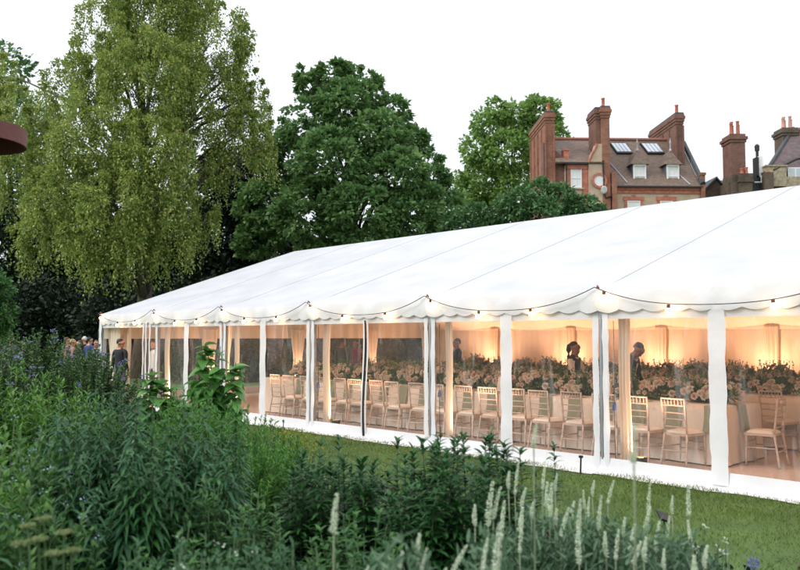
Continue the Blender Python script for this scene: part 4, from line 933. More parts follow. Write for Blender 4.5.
# left part: front a little proud of the right one, hipped brown roof above
zl = hz(163.5)
hwall('wall', hx(567), hx(596), zl-.02, -.1, DEP, 'b_yel')
m = MB(); wbox(m, hx(567), hx(589), zl-.35, zl-.02, -.2, -.1); m.build('cornice', M['redtrim'], hs)
m = MB(); wbox(m, hx(565.5), hx(589.5), zl-.02, zl+.1, -.42, -.205); m.build('gutter', M['gutter'], hs)
m = MB(); m.tube([(hx(567.5), -.28, zl), (hx(567.5), -.2, zl-.5), (hx(567.5), -.2, 6)], .05, 6); m.build('downpipe', M['gutter'], hs)
slab('roof', [(hx(556), -.4, zl+.11), (hx(604), -.4, zl+.11), (hx(604, YR), YR, zr), (hx(556, YR), YR, zr)], .12, 'tile')
sash(572, 583, 167.5, 187.5, -.1, False); 
m = MB(); wbox(m, hx(584.5), hx(590), 0, zl-.4, -.2, -.1); wbox(m, hx(567.5), hx(604), hz(196.5), hz(194), -.24, -.2); m.build('brick_band', M['redtrim'], hs)
# shaped gable beside the middle chimney with a round window
pr = [(hx(589.5), 8), (hx(589.5), hz(163)), (hx(591), hz(158)), (hx(594), hz(152)), (hx(597), hz(147)), (hx(598), hz(143)), (hx(606), hz(143)), (hx(606), 8)]
m = MB(); m.prism(pr, 'y', -.28, .6); m.build('shaped_gable', M['b_yel'], hs)
m = MB(); m.tube([(p[0], -.3, p[1]) for p in pr[1:6]], .09, 6); m.build('gable_coping', M['redtrim'], hs)
xr, zr_ = hx(600), hz(180.5)
m = MB(); m.lathe([(.38, 0), (.55, 0), (.55, .1), (.38, .1), (.38, 0)], 24); o = m.build('round_window', M['redtrim'], hs); o.location = (xr, -.285, zr_); o.rotation_euler = (PI/2, 0, 0)
m = MB(); m.lathe([(.0005, .05), (.38, .05)], 24); g_ = m.build('pane', M['blind'], o)
# chimneys
def chimney(px0, px1, pyt, y0, y1, m_, pots=0, cap=3, pot_m='pot', zbot=0, parent=hs, panels=False):
    x0, x1, zt = hx(px0, y0), hx(px1, y0), hz(pyt, y0); c = MB(); wbox(c, x0, x1, zbot, zt-.75, y0, y1)
    for k in range(cap): e = .04+.05*k; wbox(c, x0-e, x1+e, zt-.75+.2*k, zt-.75+.2*(k+1), y0-e, y1+e)
    wbox(c, x0-.08, x1+.08, zt-.75+.2*cap, zt, y0-.08, y1+.08)
    if panels:
        for q in (x0-.06, x1-.1): wbox(c, q, q+.16, zbot, zt-.85, y0-.06, y0+.1)
        n_ = max(2, int((y1-y0)/1.2))
        for k in range(n_+1): yy = y0+(y1-y0)*k/n_; wbox(c, x0-.07, x0+.02, zbot, zt-.85, yy-.12, yy+.12)
    o = c.build('chimney', M[m_], parent)
    f = MB(); wbox(f, x0-.05, x1+.05, zt, zt+.12, y0-.05, y1+.05); f.build('flaunching', M['slate'], o)
    for k in range(pots):
        p = MB(); p.lathe([(.13, 0), (.15, .05), (.12, .12), (.11, .55), (.14, .6), (.14, .66), (.09, .66), (.09, .3)], 12, ((x0+x1)/2+random.uniform(-.05, .05), y0+.4+(y1-y0-.8)*(k/max(1, pots-1)), zt+.12)); p.build('pot', M[pot_m], o, True)
    return o
chimney(547.5, 556, 110.5, .2, 5.6, 'b_red', 1, panels=True)
m = MB(); m.prism([(hx(546), 0), (hx(572), 0), (hx(572), hz(156)), (hx(566.5), hz(156)), (hx(556), hz(146)), (hx(546), hz(140))], 'y', .25, 1.1); m.build('side_wall', M['b_dkred'], hs)
m = MB(); wbox(m, hx(566.5), hx(571.5), hz(160), hz(148.5), .1, .8); wbox(m, hx(566), hx(572), hz(148.5), hz(147), .05, .85); m.build('wall_pier', M['redtrim'], hs)
chimney(604.5, 612.5, 104.5, -.3, .9, 'b_red', 1, cap=3); chimney(598.5, 604, 106, -.05, 1.9, 'b_dkred', 0, cap=3)  # set-back darker stack stands in for the shaded left face of one chimney
m = MB(); m.tube([(hx(604), -.36, hz(160)), (hx(604.5), -.36, hz(193)), (hx(606), -.36, hz(198)), (hx(612), -.36, hz(196))], .06, 6); m.build('soil_pipe', M['gutter'], hs)
m = MB(); wbox(m, hx(612.5), hx(617), 0, hz(172), -.5, .3); m.build('wall_pier', M['b_red'], hs)
chimney(680, 687, 110.5, 1.4, 7.0, 'b_dkred', 1, panels=True, zbot=hz(186))
# skylight box, dishes and aerials on the left roof
m = MB(); wbox(m, hx(556.5), hx(561.5), hz(148), hz(142), 1.6, 2.4); o = m.build('roof_vent', M['wpaint'], hs); g_ = MB(); wbox(g_, hx(557.3), hx(560.7), hz(147), hz(143), 1.58, 1.6); g_.build('pane', M['glass_d'], o)
for px, py, mm in ((588, 153.5, 'lead'), (587, 159.5, 'wpaint'), (565, 146.5, 'leadlt'), (603, 190, 'wpaint')):
    d_ = MB(); d_.lathe([(.0005, 0), (.15, .03), (.28, .1), (.27, .115), (.0005, .02)], 14); d_.tube([(0, 0, .0), (0, .25, -.1)], .025, 5)
    z = hz(py); o = d_.build('satellite_dish', M[mm], hs, True); o.location = (hx(px), proofy(z)-.5 if py < 170 else -.5, z); o.rotation_euler = (PI/2+.3, 0, .4)

# neighbours at the right
h2 = thing('slate_roofed_outbuilding', 'small dark stone gable with slate roof between the brick house and the sooty chimney', 'house', gnd(718, 60), 0)
k2 = F/60
def gx(px): return (px-718)/k2
def gz(py): return ht(py, 60)
m = MB(); m.prism([(gx(705), 0), (gx(731), 0), (gx(731), gz(193)), (gx(719), gz(178.5)), (gx(705), gz(190))], 'y', 0, 5); m.build('wall', M['b_brown'], h2)
for p, q in (((702, 195), (719, 177.5)), ((719, 177.5), (733, 195))):
    a0, b0 = (gx(p[0]), gz(p[1])), (gx(q[0]), gz(q[1])); m = MB(); m.prism([a0, b0, (b0[0], b0[1]+.14), (a0[0], a0[1]+.14)], 'y', -.2, 5.2); m.build('roof', M['slate'], h2)
h3 = thing('plum_roofed_house', 'sooty brick house at the right edge with plum tiled roof and clustered chimney pots', 'house', gnd(770, 57), 0)
k3 = F/57
def jx(px, y=0): return (px-400)/F*(57+y)-(770-400)/F*57
def jz(py, y=0): return ht(py, 57+y)
m = MB(); wbox(m, jx(766), jx(860), 0, jz(171), 0, 7); m.build('wall', M['b_brown'], h3)
m = MB(); wbox(m, jx(768), jx(788), jz(186), jz(166), -.35, .2); wbox(m, jx(767), jx(789), jz(166), jz(164.5), -.42, .27); wbox(m, jx(788), jx(830), jz(188), jz(176), -.25, .2); m.build('parapet', M['stone'], h3)
f = MB(); wbox(f, jx(791), jx(806), jz(177), jz(166.5), -.2, -.05); o = f.build('window', M['wpaint'], h3); g_ = MB(); wbox(g_, jx(792), jx(797.5), jz(176), jz(167.5), -.22, -.2); wbox(g_, jx(799), jx(805), jz(176), jz(167.5), -.22, -.2); g_.build('pane', M['glass_w'], o)
def slab3(nm, pts, m_, th=.15): return slab(nm, pts, th, m_, h3)
slab3('roof', [(jx(767), -.1, jz(174)), (jx(850), -.1, jz(174)), (jx(850, 4), 4, jz(118, 4)), (jx(799, 4), 4, jz(126, 4))], 'tile_p')
m = MB(); m.tube([(jx(767), -.15, jz(173)), (jx(799, 4), 4, jz(125.5, 4))], .12, 6); m.build('verge', M['slate'], h3)
m = MB(); m.tube([(jx(775), -.3, jz(170)), (jx(800), -.2, jz(158)), (jx(850), -.2, jz(150))], .09, 6); m.build('lead_flashing', M['gutter'], h3)
slab3('roof', [(jx(738), 3.2, jz(178)), (jx(768), 3.2, jz(178)), (jx(768), 5.5, jz(164)), (jx(742), 5.5, jz(164))], 'tile_p')
def jch(px0, px1, pyt, y0, y1, m_, pots, pm, zb, cap=2, ph=.66):
    x0, x1, zt = jx(px0, y0), jx(px1, y0), jz(pyt, y0); c = MB(); wbox(c, x0, x1, jz(zb), zt-.6, y0, y1)
    for k in range(cap): e = .07+.08*k; wbox(c, x0-e, x1+e, zt-.6+.2*k, zt-.4+.2*k, y0-e, y1+e)
    wbox(c, x0-.03, x1+.03, zt-.6+.2*cap, zt, y0-.03, y1+.03); o = c.build('chimney', M[m_], h3)
    for k in range(pots):
        u = (k+.5)/pots; p = MB(); h_ = ph*(1.0+.25*(k % 2)); p.lathe([(.14, 0), (.15, .06), (.115, .12), (.1, h_-.1), (.125, h_-.05), (.125, h_), (.08, h_), (.08, .3)], 12, (x0+.08+(x1-x0-.16)*u, y0+.3+(y1-y0-.6)*((k*.37) % 1), zt)); p.build('pot', M[pm], o, True)
    return o
jch(735, 749.5, 131.5, .4, 1.9, 'b_dkred', 5, 'pot', 200, 2, .8)
m = MB(); wbox(m, jx(735), jx(756), 0, jz(173), .0, 1.6); wbox(m, jx(732), jx(738), 0, jz(181), .2, 1.6); m.build('stepped_wall', M['b_brown'], h3)
jch(743.5, 756, 172, -.3, .5, 'b_brown', 2, 'pot', 210, 1, .4)
jch(788, 803, 125, 3.2, 4.6, 'b_brown', 5, 'potp', 160, 2, .75)
m = MB(); wbox(m, jx(763.5), jx(768.5), jz(175), jz(154), .2, .7); m.build('flue_panel', M['wpaint'], h3)
m = MB(); wbox(m, jx(757), jx(763.4), 0, jz(174), .1, .9); wbox(m, jx(761), jx(763.6), jz(176), jz(155), .1, .7); m.lathe([(.1, 0), (.1, .5), (.16, .5), (.17, .85), (.1, .95), (.0005, 1.0)], 10, (jx(764), .4, jz(155))); m.build('flue', M['gutter'], h3)
m = MB(); wbox(m, jx(766), jx(773.5), 0, jz(172.5), -.6, .1); o = m.build('chimney', M['b_brown'], h3); p = MB(); p.lathe([(.15, 0), (.16, .06), (.11, .15), (.09, .5), (.0005, .5)], 10, (jx(770), -.25, jz(172.5))); p.build('pot', M['pot'], o)
m = MB(); m.tube([(jx(756), -.3, jz(182)), (jx(763), -.3, jz(182)), (jx(763), -.3, jz(175))], .06, 6); m.build('lead_gutter', M['leadlt'], h3)
# ------------------------------------------------------------------ the planted border
def stem_pts(b, tip, bow, k=6):
    b, tip = np.array(b), np.array(tip); t = np.linspace(0, 1, k)[:, None]
    return b+(tip-b)*t+np.array([bow[0], bow[1], 0])*(t*(1-t))*2
def along(pts, t):
    k = len(pts)-1; x = np.clip(t, 0, .999)*k; i = x.astype(int); f = (x-i)[:, None]
    return pts[i]*(1-f)+pts[i+1]*f, unit(pts[i+1]-pts[i])
def plant(name, label, px, d, top, R, ns, nl, ln, wd, prof='lance', droop=.4, lm='lf_mid', sm='stem', t0=.25, up=.35, spread=.75, flowers=None, taper=.35, group=None, cat='plant', whorl=False, hvar=.25, base=None, sr=.005, loc=None, fold=.18, hs_=1.06):
    loc = loc or gnd(px, d); h = top if top < 5 else ht(top, d)*hs_
    t = thing(name, label, cat, loc, 0, group); st = MB(); lv = Leaves(); tips = []
    for i in range(ns):
        a = RNG.uniform(0, 2*PI); r = R*math.sqrt(RNG.uniform(0, 1)); hh = h*(1-hvar*RNG.uniform(0, 1))*(1-.3*(r/R)**2)
        b = np.array([r*math.cos(a)*(1-spread), r*math.sin(a)*(1-spread), 0]); tip = np.array([r*math.cos(a), r*math.sin(a), hh])
        pts = stem_pts(b, tip, RNG.normal(0, .04*h, 2)); st.tube(pts, [sr*(1-.6*q) for q in np.linspace(0, 1, len(pts))], 5); tips.append(tip)
        n = max(3, int(nl*RNG.uniform(.8, 1.2))); tt = np.sort(RNG.uniform(t0, 1, n)) if not whorl else np.repeat(np.linspace(t0, 1, n//5+1), 5)
        n = len(tt); p, tg = along(pts, tt); an = np.arange(n)*2.39996+RNG.uniform(0, 6) + RNG.normal(0, .25, n)
        if whorl: an = np.tile(np.arange(5)*2*PI/5, n//5+1)[:n]+np.repeat(np.arange(n//5+1), 5)[:n]*.6+RNG.normal(0, .15, n)
        rad = np.stack([np.cos(an), np.sin(an), np.zeros(n)], 1)
        u_ = (up+.9*np.maximum(0, (tt-.86)/.14))[:, None]
        D = unit(rad+tg*u_+RNG.normal(0, .12, (n, 3)))
        sz = (1-taper*np.maximum(0, (tt-.55)/.45))*RNG.uniform(.75, 1.15, n)
        lv.add(leafset(p, D, np.stack([np.zeros(n), np.zeros(n), np.ones(n)], 1)+RNG.normal(0, .15, (n, 3)), ln*sz, wd*sz, droop*RNG.uniform(.6, 1.3, n), prof, fold))
    st.build('stem', M[sm], t, True); lv.build('foliage', M[lm], t)
    if flowers:
        fm, nf, fs, cl = flowers; fv = Leaves()
        dd = rdir(cl, -.3, 1); fv.add(leafset(dd*fs*RNG.uniform(.3, 1.6, (cl, 1)), dd, rdir(cl), fs, fs*.7, 0, 'small', .1)); fme = fv.mesh('flower', M[fm])
        for j in RNG.choice(len(tips), min(len(tips), nf), replace=False):
            o = link('flower', fme, t, tuple(tips[j]+(0, 0, fs))); o.rotation_euler = (RNG.normal(0, .2), RNG.normal(0, .2), RNG.uniform(0, 6)); o.scale = (RNG.uniform(.7, 1.25),)*3
    return t
# far left shrubs with small violet flowers
plant('flowering_shrub', 'dense small leaved shrub dotted with violet blue flowers, at the left edge', 34, 10.6, 334, .95, 330, 80, .075, .036, 'ovate', .15, 'lf_ceano', 'stem_d', .5, .4, .85, ('fl_blue', 38, .02, 14), cat='shrub', hvar=.4, hs_=1.1)
plant('flowering_shrub', 'rounded shrub with violet blue flowers just left of the far marquee corner', 92, 9.9, 353, .66, 260, 74, .07, .034, 'ovate', .15, 'lf_ceano', 'stem_d', .5, .4, .85, ('fl_blue', 30, .02, 14), cat='shrub', hvar=.4, hs_=1.1)
plant('flowering_shrub', 'shrub with sparse violet flowers at the far left margin', -8, 9.2, 345, .6, 200, 70, .07, .034, 'ovate', .15, 'lf_ceano', 'stem_d', .3, .4, .85, ('fl_blue', 26, .02, 14), cat='shrub', hvar=.3)
plant('herb', 'dark blue green feathery herb below the violet shrub beside the marquee corner', 98, 8.4, 381, .5, 45, 60, .07, .014, 'lance', .3, 'lf_blue', 'stem', .3, .5, .6)
plant('herb', 'dark blue green herb in front of the marquee doorway', 122, 8.6, 384, .42, 36, 60, .07, .016, 'lance', .3, 'lf_blue', 'stem', .3, .5, .6)
# bright strappy mound
for i, (px, d, tp, lab) in enumerate(((16, 7.4, 372, 'bright lime green leafy mound nearest the left edge'), (50, 7.2, 378, 'bright lime green leafy mound left of the dark stemmed clump'), (76, 7.8, 389, 'small bright lime green mound behind the dark stemmed clump'), (-14, 7.3, 376, 'bright lime green leafy mound cut by the left edge'))):
    plant('lime_mound', lab, px, d, tp-4, .42, 60, 40, .13, .028, 'lance', .35, 'lf_lime', 'stem', .35, .8, .55, group='lime green mounds below the violet shrubs')
# leafy shrub with pale blue stars, lower left
for px, d, tp, lab in ((8, 4.7, 424, 'leafy clump with pale blue star flowers at the left edge'), (38, 4.6, 432, 'leafy clump with pale blue star flowers beside the tall dark stems'), (-12, 4.1, 455, 'leafy clump with pale blue flowers cut by the left edge'), (30, 4.0, 478, 'low leafy clump with a few pale blue flowers, lower left')):
    plant('star_flower_clump', lab, px, d, tp, .36, 54, 34, .09, .032, 'ovate', .25, 'lf_lime' if px < 20 else 'lf_mid', 'stem', .3, .75, .6, ('fl_pale', 16, .011, 6), group='pale blue star flower clumps')
# tall dark clump of whorled drooping leaves
for i, (px, d, tp, n, lab) in enumerate(((84, 4.9, 402, 7, 'tall dark stems with drooping whorled leaves, leftmost of the big middle clump'), (112, 5.3, 396, 8, 'tall dark stems with drooping leaves behind the leftmost tall stems'), (140, 4.9, 399, 8, 'tall dark stems with drooping leaves below the marquee doorway'), (172, 5.2, 400, 8, 'tall dark stems with drooping leaves below the heart-leaved plant'), (204, 4.9, 408, 7, 'tall dark stems with drooping leaves at the right end of the big middle clump'), (222, 5.3, 418, 5, 'shorter dark stems with shiny drooping leaves beside the feathery green plant'), (62, 5.4, 408, 6, 'dark drooping stems behind the pale blue star flowers'), (152, 4.5, 436, 7, 'shorter dark leafy stems in front of the tall middle clump'), (105, 4.4, 440, 7, 'shorter dark leafy stems right of the pale blue star flowers'))):
    plant('tall_perennial', lab, px, d, tp-4, .24, n+3, 105, .16, .029, 'lance', .8, 'lf_lily' if i % 2 else 'lf_blue', 'stem', .2, .35, .3, taper=.45, group='tall dark perennials of the border', whorl=True, hvar=.14, sr=.007)
# heart-leaved plant
for px, tp, ns_, R_, lab in ((198, 344, 7, .2, 'tallest plant with big heart shaped leaves in front of the far windows'), (170, 364, 6, .17, 'heart leaved plant left of the tallest one'), (226, 353, 6, .18, 'heart leaved plant right of the tallest one'), (154, 378, 4, .14, 'lowest heart leaved plant beside the marquee doorway')):
    plant('heart_leaved_plant', lab, px, 7.2, tp, R_*1.15, ns_+1, 36, .15, .125, 'heart', .3, 'lf_heart', 'stem_d', .4, -.4, .2, taper=.2, hvar=.22, hs_=1.1, sr=.008, group='heart leaved plants before the far windows')
# feathery bright plants right of it
for px, d, tp, lab in ((190, 6.7, 398, 'feathery bright green foliage below the heart leaved plant'), (222, 6.5, 405, 'feathery bright green foliage right of the heart leaved plant'), (246, 6.3, 424, 'feathery bright green foliage by the far marquee skirt'), (252, 5.9, 446, 'low feathery green foliage above the ornamental grass'), (268, 7.0, 432, 'feathery green foliage beside the yellow green bracts')):
    plant('feathery_perennial', lab, px, d, tp-10, .37, 90, 90, .065, .014, 'lance', .2, 'lf_feather', 'stem', .3, .7, .55, group='feathery bright green perennials')
for px, d, tp, lab in ((290, 7.6, 428, 'yellow green flowering spurge at the lawn edge, nearer the tall lily stems'), (274, 7.8, 426, 'yellow green flowering spurge at the lawn edge by the marquee skirt'), (305, 7.4, 437, 'low yellow green spurge just behind the lily stems')):
    plant('spurge', lab, px, d, tp, .2, 26, 26, .045, .018, 'ovate', .1, 'lf_mid', 'stem', .3, .6, .5, ('lf_yellow', 26, .022, 14), group='yellow green spurges')
plant('grey_mound', 'small blue grey mound beside the yellow green spurge', 322, 7.0, 447, .22, 30, 40, .05, .012, 'lance', .2, 'lf_grey', 'stem', .2, .7, .6)
# salvia like dark spikes by the skirt
m_ = thing('dark_salvia', 'three thin dark flower spikes rising by the far marquee skirt', 'plant', gnd(281, 8.2), 0)
for k, (dx, h_) in enumerate(((-.07, .78), (.03, .84), (.1, .7))):
    s_ = MB(); pts = stem_pts((dx*.4, 0, 0), (dx, .02, h_), (.02, 0)); s_.tube(pts, .005, 5); s_.build('stem', M['stem_d'], m_)
    n = 50; p, tg = along(pts, RNG.uniform(.6, 1, n)); lv = Leaves(); lv.add(leafset(p, rdir(n, -.3, .8), rdir(n), .022, .012, .1, 'small')); lv.build('flower_spike', M['navy'], m_)
# lily stems: middle and right groups
for i, (px, d, tp, n, lab) in enumerate(((300, 5.4, 447, 3, 'stiff lily stems with whorled leaves beside the yellow green spurge'), (316, 5.1, 433, 3, 'tallest lily stems of the left group, below the leg near the black seam'), (338, 5.3, 448, 3, 'lily stems of the left group, below the black seam'), (358, 5.0, 440, 3, 'lily stems at the right of the left group'), (378, 5.3, 452, 3, 'lily stems joining the two lily groups'),
        (404, 5.2, 445, 3, 'lily stems at the left of the big lily group'), (426, 5.0, 424, 3, 'tall lily stems at the middle of the big lily group'), (446, 5.2, 420, 3, 'tallest lily stems below the middle marquee leg'), (466, 4.9, 426, 3, 'tall lily stems right of the middle marquee leg'), (488, 5.2, 430, 3, 'lily stems in the right of the big lily group'), (508, 5.0, 440, 2, 'lily stems at the right end of the big lily group'),
        (437, 4.6, 455, 3, 'shorter lily stems in front of the big lily group'), (475, 4.6, 462, 3, 'shorter lily stems in front of the pale spikes'), (412, 4.6, 470, 3, 'shorter dark lily stems low in the big lily group'), (534, 5.6, 440, 1, 'single lily stem standing before the white skirt'), (551, 5.5, 443, 1, 'single lily stem right of the lone one before the white skirt'))):
    plant('lily', lab, px, d, tp-5, .15 if n > 1 else .02, n+(3 if n > 1 else 0), 110, .13, .03, 'lance', .45, 'lf_lily', 'stem', .15, .5, .35, taper=.3, group='lily stems before the marquee', hvar=.16, sr=.006)
# broad leaved mounds between and below
for px, d, tp, lm, lab in ((215, 4.6, 478, 'lf_mid', 'leafy green mound right of the tall dark clump'), (250, 4.5, 486, 'lf_mid', 'leafy green mound left of the ornamental grass'), (180, 3.9, 520, 'lf_mid', 'mid green mound at the bottom, under the tall dark clump'), (350, 4.4, 500, 'lf_mid', 'green mound between the two lily groups')):
    plant('leafy_mound', lab, px, d, tp, .27, 30, 26, .10, .03, 'ovate', .35, lm, 'stem', .25, .5, .6, group='leafy mounds of the border')
for px, d, tp, lab in ((140, 3.2, 548, 'blue green leafy mound along the bottom edge, left of the others'), (175, 3.3, 535, 'blue green leafy mound at the bottom with pale buds'), (215, 3.2, 532, 'blue green leafy mound below the green leafy mounds'), (258, 3.3, 528, 'blue green leafy mound below the ornamental grass'), (300, 3.3, 524, 'blue green leafy mound left of the single tall pale spike'), (345, 3.4, 530, 'blue green leafy mound right of the single tall pale spike'), (385, 3.3, 545, 'blue green leafy mound under the bent pale spikes')):
    plant('bluegreen_mound', lab, px, d, tp, .26, 36, 34, .075, .02, 'ovate', .25, 'lf_blue', 'stem', .3, .5, .6, ('fl_spike', 8, .012, 5) if px in (175, 215) else None, group='blue green mounds along the bottom edge')
# flat pale flower heads lower left
um = thing('umbel_plant', 'pale green flat topped flower heads in the lower left corner', 'plant', gnd(50, 2.9), 0)
for px, py, d in ((44, 521, 2.9), (64, 535, 2.8), (38, 542, 2.7), (20, 546, 2.8), (72, 553, 2.8), (54, 556, 2.6), (28, 528, 3.1)):
    q = at(px, py, d)-np.array(gnd(50, 2.9)); s_ = MB(); s_.tube(stem_pts((q[0]*.4, q[1]*.3, 0), q, (.03, .02)), .004, 5); s_.build('stem', M['stem'], um)
    n = 150; r_ = np.sqrt(RNG.uniform(0, 1, n))*.026; a_ = RNG.uniform(0, 6.28, n); P = q+np.stack([r_*np.cos(a_), r_*np.sin(a_), .008-4*r_**2], 1); lv = Leaves(); lv.add(leafset(P, rdir(n, .2, 1), rdir(n), .011, .009, 0, 'small')); lv.build('flower_head', M['fl_umbel'], um)
n = 260; P = np.stack([RNG.normal(0, .13, n), RNG.normal(0, .13, n), RNG.uniform(.2, .8, n)], 1); lv = Leaves(); lv.add(leafset(P, rdir(n, 0, 1), rdir(n), .11, .024, .5, 'lance')); lv.build('foliage', M['lf_blue'], um)
# ornamental grasses
def grass_tuft(label, px, d, h, R, n, lm='lf_grass', group='ornamental grass tufts'):
    t = thing('ornamental_grass', label, 'grass tuft', gnd(px, d), 0, group); lv = Leaves()
    a = RNG.uniform(0, 2*PI, n); u_ = RNG.uniform(.5, 2.2, n); D = np.stack([np.cos(a), np.sin(a), u_], 1); b = np.stack([np.cos(a), np.sin(a), np.zeros(n)], 1)*RNG.uniform(0, .05, n)[:, None]
    lv.add(leafset(b, D, np.tile([0, 0, 1.], (n, 1))+RNG.normal(0, .2, (n, 3)), h*RNG.uniform(.9, 1.5, n), RNG.uniform(.004, .008, n), RNG.uniform(.25, .75, n), 'strap', .1)); lv.build('foliage', M[lm], t)
grass_tuft('arching ornamental grass tuft below the yellow green spurge', 282, 5.0, .58, .4, 300)
grass_tuft('arching grass tuft beside the leafy green mound', 262, 4.7, .5, .4, 240)
grass_tuft('arching grass tuft between the two lily groups', 362, 4.7, .52, .4, 240)
grass_tuft('thin blue green grass tuft at the lawn edge, lower right', 722, 5.1, .55, .4, 120, 'lf_grey')
grass_tuft('thin arching grass tuft in the lower right corner', 752, 4.7, .48, .4, 90, 'lf_grey')
# pale flower spikes
def spike_mesh(seed, ln=.165, r=.0095):
    rs = np.random.default_rng(seed); n = 300; ln *= (1, .8, 1.15, .65)[seed % 4]; lv = Leaves(); t = rs.uniform(0, 1, n)
    a = rs.uniform(0, 2*PI, n); rad = r*np.clip((1-t)**.4, .08, 1)*np.clip(.45+t*2.2, 0, 1); bow = .02*t**2
    P = np.stack([rad*np.cos(a)+bow, rad*np.sin(a), ln*t], 1); D = np.stack([np.cos(a), np.sin(a), .9+0*t], 1)+rs.normal(0, .35, (n, 3))
    lv.add(leafset(P*np.array([.75, .75, 1]), D, np.tile([0, 0, 1.], (n, 1))+rs.normal(0, .3, (n, 3)), .0125*(1-.4*t)*rs.uniform(.6, 1.2, n), .0075*(1-.3*t), .2, 'small', .2)); return lv.mesh('flower_spike', M['fl_spike'])
SPK = [spike_mesh(k) for k in range(4)]
def spike_clump(label, spikes, leaftop, fol=True, group='clumps of pale green flower spikes', R=.22):
    pxm = sum(s[0] for s in spikes)/len(spikes); dm = sum(s[2] for s in spikes)/len(spikes); b0 = np.array(gnd(pxm, dm))
    t = thing('spike_flower', label, 'plant', tuple(b0), 0, group); st = MB()
    for (px, py, d, *ex) in spikes:
        q = at(px, py, d)-b0; sc_ = (ex[0] if ex else 1)*RNG.uniform(.75, 1.05); bend = ex[1] if len(ex) > 1 else RNG.normal(0, .1); ln = .15*sc_
        p = q-np.array([bend*ln, 0, ln]); st.tube(stem_pts((p[0]*.75-bend*.15, p[1]*.7, 0), p, (bend*.12, 0)), .003, 5)
        o = link('flower_spike', SPK[RNG.integers(4)], t, tuple(p)); o.rotation_euler = (RNG.normal(0, .1), bend, RNG.uniform(0, .6)); o.scale = (sc_*RNG.uniform(.85, 1.2),)*2+(sc_,)
    st.build('stem', M['stem_w'], t, True)
    if fol:
        n = 2600; h = ht(leaftop-13, dm); a = RNG.uniform(0, 6.28, n); r_ = R*np.sqrt(RNG.uniform(0, 1, n)); P = np.stack([r_*np.cos(a), r_*np.sin(a), h*RNG.uniform(.15, 1, n)**.8*(1-.5*(r_/R)**2)], 1)
        D = rdir(n, -.1, 1); D[:, 2] += .5; lv = Leaves(); lv.add(leafset(P, D, rdir(n), RNG.uniform(.04, .08, n), RNG.uniform(.008, .017, n), .2, 'lance')); lv.build('foliage', M['lf_grey'], t)
    return t
spike_clump('single tall pale spike standing over the blue green mounds', [(334, 489, 2.8, 1.15, .0)], 540, False, None)
spike_clump('bent pale spikes along the bottom edge below the left lily group', [(419, 523, 2.8, 1.1, .05), (400, 538, 2.8, 1, .08), (387, 547, 2.8, .9, .1), (369, 555, 2.8, .8, .3), (424, 556, 2.7, .7, .2)], 545)
spike_clump('curved pale spikes rising before the dark base of the big lily group', [(450, 556, 3.0, .8, .5), (464, 545, 3.0, .9, .45), (472, 497, 3.6, 1.1, -.1), (489, 491, 3.7, 1.1, .03), (497, 493, 3.7, .9, .15), (503, 505, 3.6, 1, .05), (484, 541, 3.0, .9, .05), (500, 537, 2.8, 1.3, .1)], 540)
spike_clump('tall pale spikes crowded right of the big lily group', [(507, 465, 4.3), (515, 467, 4.3), (519, 503, 4.0), (527, 480, 4.2), (533, 492, 4.0), (541, 466, 4.5), (544, 478, 4.2), (549, 490, 4.0), (524, 520, 3.8)], 520, R=.26)
spike_clump('pale spikes below the two single lily stems', [(558, 467, 4.5), (553, 500, 4.0), (566, 510, 3.9), (572, 493, 4.1), (580, 507, 3.9), (578, 530, 3.6), (588, 500, 4.1)], 522, R=.28)
spike_clump('pale spikes below the nearest full leg', [(592, 474, 4.8), (582, 488, 4.5), (612, 482, 4.7), (600, 503, 4.0), (606, 523, 3.8), (618, 533, 3.6), (626, 510, 4.0), (632, 520, 3.8)], 526, R=.28)
spike_clump('pale spikes left of the black tilted garden light', [(649, 490, 4.5), (648, 503, 4.1), (639, 537, 3.5), (655, 527, 3.8), (659, 540, 3.5), (643, 528, 3.6)], 535, R=.26)
spike_clump('pale spikes right of the black tilted garden light, nearest the open lawn', [(671, 489, 4.5), (687, 488, 4.5), (669, 519, 4.0), (684, 522, 3.9), (698, 534, 3.6), (688, 545, 3.4)], 545, R=.24)
spike_clump('single out of focus pale spike rising past the marquee skirt', [(634, 420, 2.5, 1.0, .02)], 540, False, None)
spike_clump('single thin pale spike before the chairs left of the nearest full leg', [(533, 421, 3.2, .9, -.02)], 540, False, None)
plant('woolly_herb', 'woolly pale leaved herb low at the right beside the thin grass', 702, 4.6, 532, .16, 14, 30, .04, .016, 'ovate', .2, 'lf_grey', 'stem', .3, .6, .5, ('fl_spike', 12, .014, 10))
gl = thing('globe_flower', 'round blue grey flower head on a thin stem, lower right', 'plant', gnd(747, 4.3), 0)
s_ = MB(); q = ht(559, 4.3); s_.tube([(0, 0, 0), (.01, 0, q*.5), (0, 0, q)], .004, 5); s_.build('stem', M['stem'], gl)
n = 220; dd = rdir(n); lv = Leaves(); lv.add(leafset(dd*.02+np.array([0, 0, q]), dd, rdir(n), .012, .006, 0, 'small')); lv.build('flower_head', M['fl_blue'], gl)
lv = Leaves(); n = 200; lv.add(leafset(np.stack([RNG.normal(0, .12, n), RNG.normal(0, .1, n), RNG.uniform(.02, .3, n)], 1), rdir(n, 0, 1), rdir(n), .09, .022, .3, 'lance')); lv.build('foliage', M['lf_mid'], gl)
plant('orange_flower', 'small orange flowers between the two lily groups', 395, 6.2, 470, .1, 5, 18, .05, .02, 'ovate', .2, 'lf_mid', 'stem', .2, .5, .4, ('fl_orange', 3, .014, 10))
